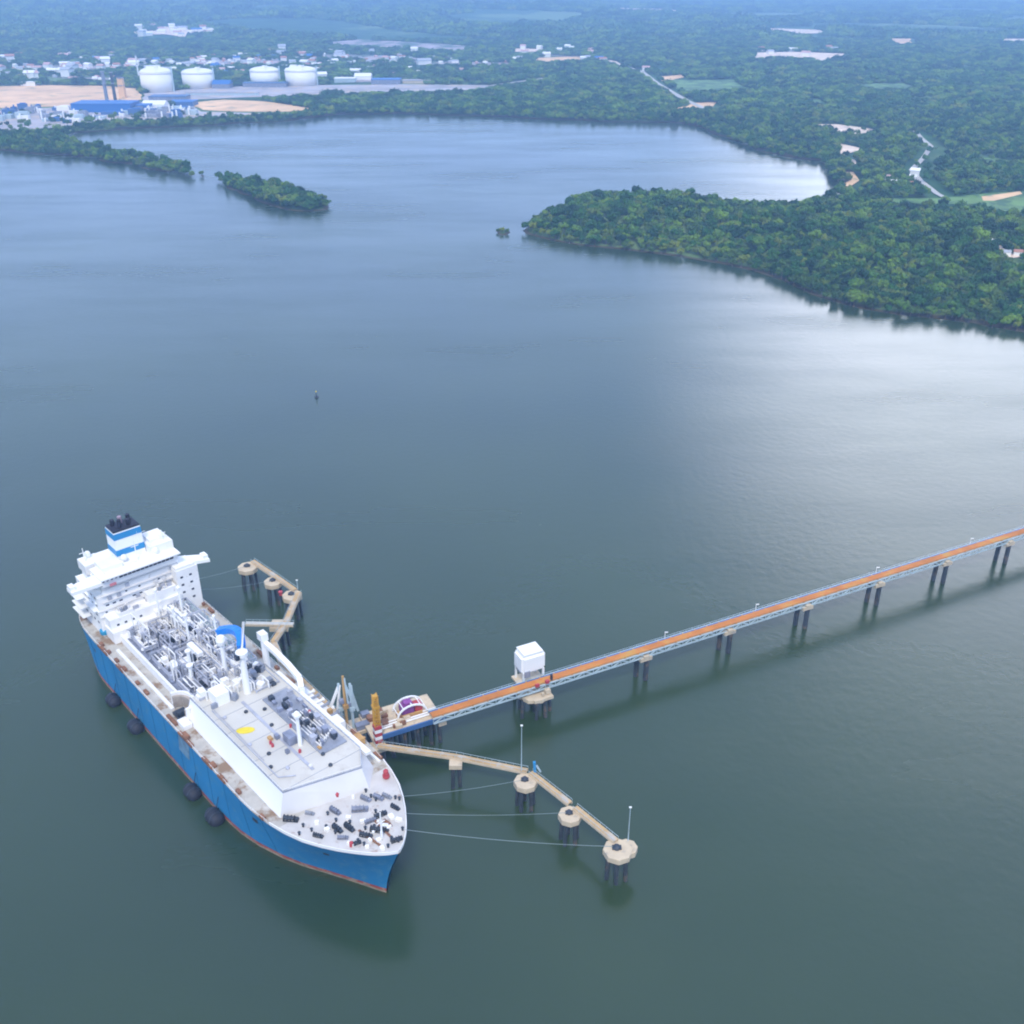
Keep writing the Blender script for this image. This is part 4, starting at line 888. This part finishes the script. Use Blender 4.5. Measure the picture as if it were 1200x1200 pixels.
MB().box((0, 0, 24.7), (8.2, 6.6, .5)).box((1.5, .6, 25.2), (2, 2, .8)).build('roof', 'tank', vh)
for sx in (-1, 1):
    for sy in (-1, 1): MB().bar((sx * 4.2, sy * 3.3, 10), (sx * 4.2, sy * 3.3, 17), .7).build('leg', 'white_clean', vh)
MB().box((-3.0, -3.9, 16.4), (2.4, .5, 2.6)).box((-4.7, 0, 17.5), (.4, 3, 3)).build('door_panel', 'grey', vh); MB().box((0, 0, 10.2), (11, 9.5, .8)).build('floor_slab', 'concrete', vh)
for sx in (-1, 1):
    for sy in (-1, 1): MB().bar((sx * 4.4, sy * 3.6, 10), (sx * 4.6, sy * 3.9, -3), 1.2, n=10).build('pile', 'pile', vh)

# loading platform
LPc = Vector((*at(472, 843, 12.5), 0)); 
lp = empty('loading_platform', (LPc.x, LPc.y, 0), JA, 'loading platform on dark piles between the ship and the trestle', 'platform')
MB().box((0, 2.5, 11.7), (27, 15, 1.4)).build('slab', 'concrete', lp)
MB().box((1, -5.35, 12.0), (27.6, .7, 1.9)).build('blue_edge_beam', 'bluebeam', lp)
for x in (-11, -6, -1, 4, 9, 12.4):
    for y in (-3.8, 2.5, 8.6): MB().bar((x, y, 11), (x + .5, y, -3), 1.5, n=10).build('pile', 'pile', lp)
MB().box((13.4, -3.4, 9.8), (3, 4, 2.4)).build('pier_cap', 'concrete', lp)
mb = MB(); r = random.Random(12)
for k in range(18): mb.box((r.uniform(-11, 0), r.uniform(-3.5, 8), 13.2), (r.uniform(.7, 2.6), r.uniform(.7, 2), r.uniform(1, 2.4)))
mb.build('equipment', 'rust', lp)
mb = MB()
for k in range(14): mb.box((r.uniform(-10, 3), r.uniform(-3.5, 7), 13.0), (r.uniform(.7, 2.6), r.uniform(.7, 2), r.uniform(1, 2)))
mb.build('pale_equipment', 'concrete', lp)
MB().tube([(-11, -1, 13), (12, -1, 13)], .35).tube([(-11, -2.2, 13), (13, -2.2, 13)], .35).tube([(-9, 0.4, 13), (13, .4, 13)], .3).build('pipes', 'white', lp)
# round roofed shelter
sh = empty('hooped_shelter', (*(LPc + JD * 3.8 + JN * 2.6).xy, 12.4), JA, 'shelter with a white hoop frame over violet and red equipment on the loading platform', 'shelter')
mb = MB()
for y in (-2.6, 2.6):
    pr = None
    for k in range(11):
        a = math.pi * k / 10; q = (-5.6 * math.cos(a), y, 1 + 4.2 * math.sin(a))
        if pr: mb.bar(pr, q, .55)
        pr = q
for k in range(1, 10, 2):
    a = math.pi * k / 10; mb.bar((-5.6 * math.cos(a), -2.6, 1 + 4.2 * math.sin(a)), (-5.6 * math.cos(a), 2.6, 1 + 4.2 * math.sin(a)), .3)
mb.build('hoop_frame', 'white_clean', sh)
MB().box((-1.2, .2, 2.6), (4.6, 3.6, 3.4)).box((-.8, .2, 4.9), (3, 2.6, 1.2)).build('violet_tarpaulin', 'purple', sh); MB().box((3.0, 0, 2.0), (2.8, 3.4, 3)).build('red_unit', 'redp', sh)
MB().box((-4.6, -1.2, 1.3), (1.2, 1.6, 2.6)).box((0, -2.4, .8), (8, .5, 1.4)).build('ochre_unit', 'ochre', sh)
# gangway tower
gt = empty('gangway_tower', (*at(443, 866, 12), 0), JA, 'narrow yellow lattice tower with red and white base at the jetty ship end', 'tower')
mb = MB()
for sx in (-1, 1):
    for sy in (-1, 1): mb.bar((sx * 1.0, sy * 1.0, 15), (sx * .75, sy * .75, 31), .35)
for k in range(9):
    z = 16 + k * 1.75
    for sy in (-1, 1): mb.bar((-.9, sy * .9, z), (.9, sy * .9, z + 1.7), .2); mb.bar((-.9, sy * .9, z), (.9, sy * .9, z), .25)
    for sx in (-1, 1): mb.bar((sx * .9, -.9, z), (sx * .9, .9, z + 1.7), .2)
mb.box((0, 0, 26.6), (2.4, 2.4, 1.0)).box((0, 0, 31), (1.6, 1.6, .8)).box((.2, 0, 22), (.6, .6, 13)); mb.build('lattice', mat('amber_steel', (.58, .31, .035), .5, noise=(.4, .2)), gt)
for k in range(6): MB().box((0, 0, 10.2 + k * 1.5), (2.6, 2.6, 1.3)).build('base_ring', 'redp' if k % 2 else 'white_clean', gt)
MB().box((0, 0, 8.4), (5, 5, 1.6)).build('base_slab', 'concrete', gt)
for sx in (-1, 1): MB().bar((sx * 1.6, 0, 8), (sx * 2, 0, -3), 1.3, n=10).build('pile', 'pile', gt)
# loading arms
def arm(px, py, lean, label, post, hgt=16.0):
    a = empty('marine_crane_arm', (*at(px, py, 13), 0), JA, label, 'loading arm', 'loading arms beside the ship')
    MB().bar((0, 0, 11), (0, 0, 11 + hgt), 1.1, n=8, r2=.45).box((0, 0, 11 + hgt * .45), (1.8, 1.8, 1.6)).build('riser_post', post, a)
    MB().bar((0, .2, 11 + hgt * .93), (lean * 1.0, .2, 11 + hgt * .35), .8, .8).bar((.4, -.2, 11 + hgt * .96), (lean * .3, -.2, 11 + hgt * .4), .6, .6).build('boom', 'truss' if lean > 0 else 'white', a)
    MB().box((lean * -.35, .2, 11 + hgt * .55), (1.6, 1.3, 1.6)).build('counterweight', 'midgrey', a)
arm(401, 848, -5.2, 'left white loading arm leaning toward the ship deck', 'truss', 20); arm(407, 850, 3.6, 'middle loading arm on an ochre post with an orange tip', 'ochre', 24); arm(414, 848, 2.2, 'right pale blue loading arm leaning away from the ship', 'truss', 20)
arp = empty('arm_platform', (*at(412, 852, 11), 0), JA, 'small dark steel platform under the loading arms', 'platform')
MB().box((1, 0, 10.4), (15, 8, 1.2)).build('slab', 'concrete', arp); MB().box((3.5, -2, 12), (5, 2.6, 2)).box((6, 2, 12.6), (3, 2.4, 3)).build('dark_equipment', 'midgrey', arp)
for x in (-4, 1, 6): MB().bar((x, 0, 10), (x, 0, -3), 1.3, n=10).build('pile', 'pile', arp)

# mooring dolphins
def dolphin(px, py, rad, npile, label, z=11.5, extra=None, hook=True, sq=False, grp='round mooring dolphins'):
    d = empty('mooring_dolphin', (*at(px, py, z), 0), 0, label, 'dolphin', grp)
    if sq: MB().box((0, 0, z - .9), (rad * 2, rad * 1.7, 1.8)).build('concrete_cap', 'concrete', d)
    else: MB().lathe([(rad * .97, z - 2.2), (rad, z - 2.0), (rad, z - .2), (rad * .97, z)], (0, 0, 0), 8).build('concrete_cap', 'concrete', d)
    for k in range(npile):
        a = 2 * math.pi * k / npile + .4; q = rad * (.62 if npile > 2 else .5); rk = 1.25
        MB().bar((q * math.cos(a), q * math.sin(a), z - 1.8), (q * rk * math.cos(a), q * rk * math.sin(a), -3), 1.35, n=12).build('pile', 'pile', d)
    if hook: MB().lathe([(rad * .26, 0), (rad * .26, .7), (rad * .14, 1.3)], (-.3, .4, z), 10).box((-.3, .4, z + .3), (rad * .62, rad * .34, .6)).build('mooring_hook', 'dark', d)
    if extra: MB().lathe([(extra[2], z - 2.5), (extra[2], z - .5)], (extra[0], extra[1], 0), 8).build('side_cap', 'concrete', d)
    return d
dolphin(724, 995, 4.7, 6, 'largest round dolphin at the outer end of the south catwalk, dark hook on top', extra=(3.0, 1.4, 3.4))
dolphin(668, 954, 3.9, 5, 'round dolphin in the middle of the bent catwalk, between the corner one and the outermost')
dolphin(616, 915, 4.1, 5, 'round dolphin at the corner of the south catwalk under the tall thin mast')
dolphin(534, 893, 2.2, 2, 'small two piled catwalk support nearest the ship bow', hook=False, sq=True)
dolphin(290, 664, 4.6, 5, 'round dolphin at the far left end of the north catwalk', z=11.5)
dolphin(320, 681, 4.2, 5, 'round dolphin second from the left on the north catwalk', z=11.5)
dolphin(342, 697, 4.4, 5, 'round dolphin at the right corner of the north catwalk, with a red fitting', z=11.5)
dolphin(328, 731, 3.8, 4, 'square dolphin under the junction of the gangway and north catwalk', z=11.5, sq=True, hook=False)
def catwalk(name, pts, label, w=1.9, cat='catwalk', m='walk', truss=True):
    P3 = [Vector((*at(px, py, h), h)) for px, py, h in pts]; o = Vector((P3[0].x, P3[0].y, 0)); c = empty(name, o, 0, label, cat, 'catwalks linking the dolphins')
    a = MB(); b = MB(); k = MB()
    for p, q in zip(P3, P3[1:]):
        d = (q - p); n = Vector((-d.y, d.x, 0)).normalized() * w / 2
        a.bar(p - o, q - o, w, .35)
        for s in (-1, 1):
            b.bar(p - o + n * s - Vector((0, 0, .5)), q - o + n * s - Vector((0, 0, .5)), .4, .9)
            nn = max(2, int(d.length / 2.5))
            for i in range(nn + 1): u = p - o + d * i / nn + n * s; k.bar(u, u + Vector((0, 0, 1.1)), .08)
            k.bar(p - o + n * s + Vector((0, 0, 1.1)), q - o + n * s + Vector((0, 0, 1.1)), .1)
    a.build('grating', m, c); b.build('side_girder', 'concrete', c); k.build('handrail', 'truss', c)
catwalk('catwalk', [(443, 873, 12.2), (534, 886, 12.2), (618, 903, 12.2)], 'first tan catwalk running from the gangway tower to the corner dolphin')
catwalk('catwalk', [(622, 905, 12.2), (668, 941, 12.2)], 'short sloping catwalk from the corner dolphin to the middle dolphin')
catwalk('catwalk', [(674, 946, 12.2), (722, 985, 12.2)], 'last catwalk of the south side leading to the outermost dolphin')
catwalk('catwalk', [(296, 657, 12.2), (323, 675, 12.2), (346, 691, 12.2)], 'north catwalk running over three dolphins')
catwalk('catwalk', [(350, 694, 12.2), (334, 731, 12.2), (320, 752, 12.2), (330, 775, 12.2), (400, 842, 12.2)], 'north catwalk passing behind the ship from the corner dolphin to the loading arms', 2.3)
catwalk('gangway', [(288, 730, 13), (344, 731, 12.6)], 'flat grey gangway reaching from the north catwalk to the ship side', 1.8, 'gangway', 'trunk')
def mast(px, py, h, label, z=12):
    m_ = empty('mast', (*at(px, py, z), z), 0, label, 'mast', 'tall thin masts on the dolphins')
    MB().bar((0, 0, 0), (0, 0, h), .34, n=6, r2=.1).build('pole', 'truss', m_); MB().box((0, 0, h), (.8, .5, .3)).build('lamp_head', 'white_clean', m_)
mast(611, 904, 20, 'tall thin mast rising from the corner dolphin'); mast(736, 985, 14, 'thin mast standing on the outermost dolphin'); mast(349, 690, 4.5, 'short mast on the right corner dolphin of the north side')
bt = empty('blue_davit', (*at(627, 905, 12), 12), 0, 'short blue davit with a pale brace beside the corner dolphin', 'davit')
MB().bar((0, 0, 0), (-.3, 0, 4.6), .9).build('davit_post', 'band', bt); MB().bar((.5, 0, 3.0), (1.9, 0, .2), .5).build('brace', 'truss', bt)
rf = empty('red_bollard', (*at(329, 697, 11.5), 11.5), 0, 'small red bollard at the edge of the north corner dolphin', 'bollard'); MB().lathe([(.7, 0), (.7, 1.3), (1, 1.5), (1, 1.9)], (0, 0, -.2), 10).build('bollard_body', 'redp', rf)
# mooring ropes
def rope(a, b, label, sag=1.2, r_=.16):
    a, b = Vector(a), Vector(b); n = 8; pts = []
    for i in range(n + 1):
        k = i / n; p = a.lerp(b, k); p.z -= sag * 4 * k * (1 - k); pts.append(p)
    o = MB().tube(pts, r_, 6).build('mooring_rope', 'rope'); tag(o, label, 'rope', 'mooring ropes from the ship')
def P3(px, py, z): return (*at(px, py, z), z)
rope(ship_pt(91, interp(91, DK) - .4, zdeck(91) + 1.2), P3(722, 992, 12), 'long pale rope from the bow to the outermost dolphin', 1.2, .08)
rope(ship_pt(85, interp(85, DK) - .4, zdeck(85) + 1.2), P3(666, 952, 12), 'pale rope from the bow to the middle dolphin', 1.0, .06)
rope(ship_pt(78, interp(78, DK) - .4, zdeck(78) + 1.2), P3(612, 914, 12), 'pale rope from the fore deck to the corner dolphin', .8, .06)
rope(ship_pt(-90, 21.5, 22), P3(288, 663, 12), 'rope from the stern to the leftmost north dolphin', 1.0, .08)
rope(ship_pt(-80, 22.6, 22), P3(320, 680, 12), 'rope from the quarter to the second north dolphin', 1.0, .07)
# buoy in mid water
by = empty('marker_buoy', (*at(371, 466, 0), 0), 0, 'small dark marker buoy alone in the open water', 'buoy')
MB().lathe([(1.2, -.6), (1.5, 0), (1.3, .8), (.3, 1.0)], (0, 0, 0), 12).build('float', 'dark', by); MB().bar((0, 0, .8), (0, 0, 4.0), .7, n=6, r2=.25).build('tower', 'pile', by); MB().lathe([(.4, 0), (.4, .6), (.1, .9)], (0, 0, 4.0), 8).build('lantern', 'yellow', by)

# ------------------------------------------------------------ gas plant across the bay
def ground_xy(px, py): x, y = at_land(px, py); return x, y, float(terrain(x, y))
TL = ['white domed storage tank, leftmost of the four', 'white domed storage tank, second from the left', 'white domed storage tank, third from the left, behind the long dark shed', 'white domed storage tank, rightmost of the four']
for i, (px, py, wpx, hp) in enumerate([(180.5, 109, 36, 26), (229, 104.5, 36, 21), (308, 101, 34, 20), (350.5, 101.5, 37, 21)]):
    x, y, z = ground_xy(px, py); d = math.hypot(x, y, CAM_H) * math.cos(math.atan((600 - py) / 1200)) / 1200; rad = wpx / 2 * d * .97; h = hp * d * .98
    t = empty('storage_tank', (x, y + rad * .9, z), 0, TL[i], 'storage tank', 'white domed gas storage tanks')
    MB().lathe([(rad, -.5), (rad, h * .76)], (0, 0, 0), 40).build('tank_wall', 'tank', t, True)
    MB().lathe([(rad + .9, h * .76), (rad + .9, h * .80)], (0, 0, 0), 40).build('rim_walkway', 'tank', t)
    MB().lathe([(rad * math.cos(a), h * .80 + h * .20 * math.sin(a)) for a in np.linspace(0, 1.5, 9)], (0, 0, 0), 40).build('dome', 'tank', t, True)
    MB().lathe([(rad * .12, h * .99), (rad * .12, h * 1.05)], (0, 0, 0), 10).bar((rad * .3, -rad * .4, h * .95), (rad * .3, -rad * .4, h * 1.12), 1.2).bar((rad * .3, -rad * .4, h * 1.06), (rad * .3, -rad * 1.08, h * 1.02), 1.6).build('roof_platform', 'white', t)
    MB().bar((rad * 1.06, -rad * .1, 0), (rad * 1.06, -rad * .1, h * 1.02), 3.0).build('stair_tower', 'truss', t)
def slab_building(px, py, wpx, hm, dm, m_wall, m_roof, label, name='plant_shed', cat='shed', grp='sheds and units of the gas plant', gable=False, rz=0):
    x, y, z = ground_xy(px, py); d = y * 1.12 / 1200; w_ = wpx * d
    o = empty(name, (x, y, z), rz, label, cat, grp)
    MB().box((0, dm / 2, hm / 2 - .3), (w_, dm, hm + .6)).build('walls', m_wall, o)
    if gable:
        MB().add([(-w_ / 2 - .5, -.5, hm), (w_ / 2 + .5, -.5, hm), (w_ / 2 + .5, dm + .5, hm), (-w_ / 2 - .5, dm + .5, hm), (-w_ / 2 - .5, dm / 2, hm + dm * .22), (w_ / 2 + .5, dm / 2, hm + dm * .22)],
            [(0, 1, 5, 4), (2, 3, 4, 5), (0, 4, 3), (1, 2, 5), (3, 2, 1, 0)]).build('roof', m_roof, o)
    else: MB().box((0, dm / 2, hm + .9), (w_ + 1, dm + 1, 1.2)).build('roof', m_roof, o)
    return o
slab_building(119, 132, 58, 15, 60, 'shedblue', 'shedblue', 'long bright blue industrial shed in front of the chimney stacks')
slab_building(180, 129, 22, 10, 30, 'white', 'white_clean', 'low white roofed building below the leftmost tank', gable=True)
slab_building(167, 131, 12, 11, 30, 'shedblue', 'shedblue', 'small blue shed between the long blue shed and the white roofed building')
slab_building(196, 118, 36, 7, 40, 'midgrey', 'bluebeam', 'low dark blue shed at the foot of the leftmost tank')
slab_building(212, 125, 24, 8, 40, 'bluebeam', 'shedblue', 'blue flat roofed shed below the second tank')
slab_building(259, 104, 17, 10, 35, 'midgrey', 'shedblue', 'small dark blue gabled hall between the second and third tanks', gable=True)
slab_building(310, 102.5, 42, 9, 25, 'midgrey', 'bluebeam', 'long dark shed standing in front of the third tank')
slab_building(452, 99, 28, 10, 40, 'midgrey', 'shedblue', 'blue roofed hall at the right end of the tank yard')
slab_building(404, 97, 20, 9, 30, 'truss', 'white_clean', 'pale roofed hall to the right of the rightmost tank'); slab_building(425, 94, 16, 9, 30, 'white', 'white_clean', 'white hall between the pale hall and the blue roofed hall', gable=True)
slab_building(490, 98, 30, 6, 25, 'concrete', 'gravel', 'low sandy grey building at the far right of the tank yard')
slab_building(260, 112, 70, 5, 14, 'truss', 'gravel', 'long low pale pipe rack in front of the second and third tanks'); slab_building(33, 101, 14, 8, 25, 'white', 'white_clean', 'white shed at the back edge of the left sand clearing')
STK = ['dark lattice stack behind the long blue shed, left one of the pair', 'dark lattice stack behind the long blue shed, right one of the pair', 'broad sand coloured tower right of the dark stacks', 'thin pale chimney between the dark stack and the leftmost tank']
for i, (px, py, hh, ww, m_) in enumerate([(126, 121, 62, 8, 'midgrey'), (135.5, 119, 58, 7, 'pile'), (144.5, 115, 42, 13, 'sand'), (163, 92, 55, 4, 'white_clean')]):
    x, y, z = ground_xy(px, py); s_ = empty('stack', (x, y, z), 0, STK[i], 'chimney stack', 'stacks of the gas plant')
    MB().bar((0, 0, -1), (0, 0, hh), ww, n=8 if i != 2 else 4, r2=ww * .42).build('shaft', m_, s_); MB().lathe([(ww * .62, hh * .6), (ww * .62, hh * .63)], (0, 0, 0), 10).lathe([(ww * .6, hh - 2), (ww * .6, hh)], (0, 0, 0), 10).build('platform_rings', 'grey', s_)
# process units over the left yard
r = random.Random(44); cnt = 0
UM = [('white', 'white_clean', 'white'), ('bluebeam', 'shedblue', 'blue'), ('grey', 'grey', 'grey'), ('truss', 'truss', 'pale blue'), ('midgrey', 'midgrey', 'dark grey')]
for k in range(86):
    px = r.uniform(-15, 228); py = r.uniform(128, 149) if px < 90 else r.uniform(125, 139)
    if 88 < px < 150 and py < 134: continue
    P_ = np.array([at_land(px, py)])
    if not inside(P_, clear_polys[2])[0]: continue
    m1, m2, nm = r.choice(UM); x, y, z = ground_xy(px, py); w_, d_, h_ = r.uniform(8, 30), r.uniform(6, 14), r.uniform(4, 12)
    o = empty('process_unit', (x, y, z), r.uniform(-.15, .15), '%s %s process unit, %s of yard, %s' % ('tall' if h_ > 9 else 'low' if h_ < 6.5 else 'mid height', nm, 'front' if py > (142 if px < 90 else 133) else 'back', 'left of the long blue shed' if px < 88 else 'below the long blue shed' if px < 150 else 'below the tanks'), 'process unit', 'process units of the gas plant')
    MB().box((0, 0, h_ / 2 - .3), (w_, d_, h_ + .6)).build('frame', m1, o)
    if r.random() < .6: MB().lathe([(1.6, 0), (1.6, h_ * 1.4), (.8, h_ * 1.5)], (r.uniform(-.35, .35) * w_, -d_ * .75, 0), 10).build('vessel', 'white_clean' if r.random() < .6 else m2, o)
    else: MB().box((w_ * .1, 0, h_ + .8), (w_ * .6, d_ * .6, 1.6)).build('roof_unit', m2, o)
# ------------------------------------------------------------ town houses
RF = [('white_clean', 'white'), ('tank', 'cream'), (mat('pink_roof', (.58, .36, .33), .8), 'pinkish'), (mat('terracotta_roof', (.42, .20, .14), .8), 'terracotta'), (mat('grey_roof', (.40, .42, .46), .7), 'grey'), ('shedblue', 'blue')]
meshes = {}; seen_labels = {}
def house(px, py, big, where):
    x, y, z = ground_xy(px, py); k = r.choices(range(6), [3, 3, 5, 3, 5, .6])[0]; v = r.randrange(3)
    if (k, v) not in meshes:
        mb = MB(); w_, d_, h_ = (13, 9, 5.5) if v == 0 else (18, 10, 5) if v == 1 else (11, 10, 8)
        mb.box((0, 0, h_ / 2 - 1), (w_, d_, h_ + 2)); mb.mi = 1
        mb.add([(-w_ / 2 - .7, -d_ / 2 - .7, h_), (w_ / 2 + .7, -d_ / 2 - .7, h_), (w_ / 2 + .7, d_ / 2 + .7, h_), (-w_ / 2 - .7, d_ / 2 + .7, h_), (-w_ / 2 - .7, 0, h_ + 2.6), (w_ / 2 + .7, 0, h_ + 2.6)], [(0, 1, 5, 4), (2, 3, 4, 5), (0, 4, 3), (1, 2, 5), (3, 2, 1, 0)])
        meshes[(k, v)] = mb.build('house', ['white' if v else 'tank', RF[k][0]]); o = meshes[(k, v)]
    else: o = meshes[(k, v)].copy(); COL.objects.link(o)
    o.location = (x, y, z); o.rotation_euler = (0, 0, r.uniform(-.6, .6)); s = big * r.uniform(.85, 1.3); o.scale = (s, s, s * .9 + .25)
    lab = '%s %s roofed house %s' % (('low', 'long', 'two storey')[v], RF[k][1], where); seen_labels[lab] = seen_labels.get(lab, 0) + 1
    tag(o, lab, 'house', 'houses of the far town')
n = 0
while n < 228:
    px = r.uniform(-10, 545); py = r.gauss(80 - .012 * px, 9)
    if py < 60 or py > 97 - .004 * px or (140 < px < 375 and py > 88) or r.random() > (1.0 if px < 420 else .35): continue
    big = r.choice([.8, .9, 1.1, 1.6])
    w_ = ('at the left edge of the town' if px < 50 else 'above the left sand clearing' if px < 110 else 'above the dark chimney stacks' if px < 160 else 'behind the leftmost tank' if px < 205 else 'behind the second tank' if px < 255 else
      'above the gap between tanks' if px < 290 else 'behind the third tank' if px < 330 else 'behind the rightmost tank' if px < 375 else 'just right of the rightmost tank' if px < 430 else 'above the blue roofed hall' if px < 490 else 'at the right end of the town')
    house(px, py, big * 1.1, ('near row ' if py > 82 else 'middle row ' if py > 72 else 'far row ') + w_); n += 1
for k in range(30): house(r.uniform(160, 270), r.uniform(34, 43), 1.9, 'on the pale hillside clearing above the town')
for k in range(22): house(r.choice([r.uniform(600, 730), r.uniform(880, 985)]), r.uniform(58, 73), 1.5, 'in the far villages across the plain')
for k in range(9): house(r.uniform(1030, 1078), r.uniform(205, 222), .8, 'among trees beside the winding road')
for (px, py, b_, t_) in ((757, 83, 1.3, 'alone at the far end of the diagonal road'), (823, 111, 1.2, 'alone beside the green field'), (1165, 290, .55, 'at the upper left of the headland clearing'), (1178, 300, .5, 'in the middle of the headland clearing'), (1192, 300, .6, 'at the right of the headland clearing')): house(px, py, b_, t_)

# the rest of the town: houses too many to count, as one mass
mb = MB(); r = random.Random(91)
for k in range(420):
    px = r.uniform(-15, 600); py = r.gauss(77 - .012 * px, 10)
    if py < 54 or py > 96 or (140 < px < 380 and py > 86) or r.random() > (1 if px < 470 else .5): continue
    x, y, z = ground_xy(px, py); a, b, h = r.uniform(7, 14), r.uniform(6, 10), r.uniform(3.5, 6); rz_ = r.uniform(-.6, .6); mb.mi = r.choice((0, 1, 1, 2, 2, 3, 4))
    c_, s_ = math.cos(rz_), math.sin(rz_); P_ = [(x + u * c_ - v * s_, y + u * s_ + v * c_, z + w_) for u, v, w_ in ((-a / 2, -b / 2, -1), (a / 2, -b / 2, -1), (a / 2, b / 2, -1), (-a / 2, b / 2, -1), (-a / 2, -b / 2, h), (a / 2, -b / 2, h), (a / 2, b / 2, h), (-a / 2, b / 2, h), (-a / 2, 0, h + 2), (a / 2, 0, h + 2))]
    mb.add(P_, [(0, 1, 5, 4), (1, 2, 6, 5), (2, 3, 7, 6), (3, 0, 4, 7), (4, 5, 9, 8), (6, 7, 8, 9), (4, 8, 7), (5, 6, 9)])
tag(mb.build('distant_town', [RF[0][0], RF[2][0], RF[3][0], RF[4][0], 'tank']), 'mass of tiny pink, white and grey roofs between the houses of the far town', 'town', kind='stuff')
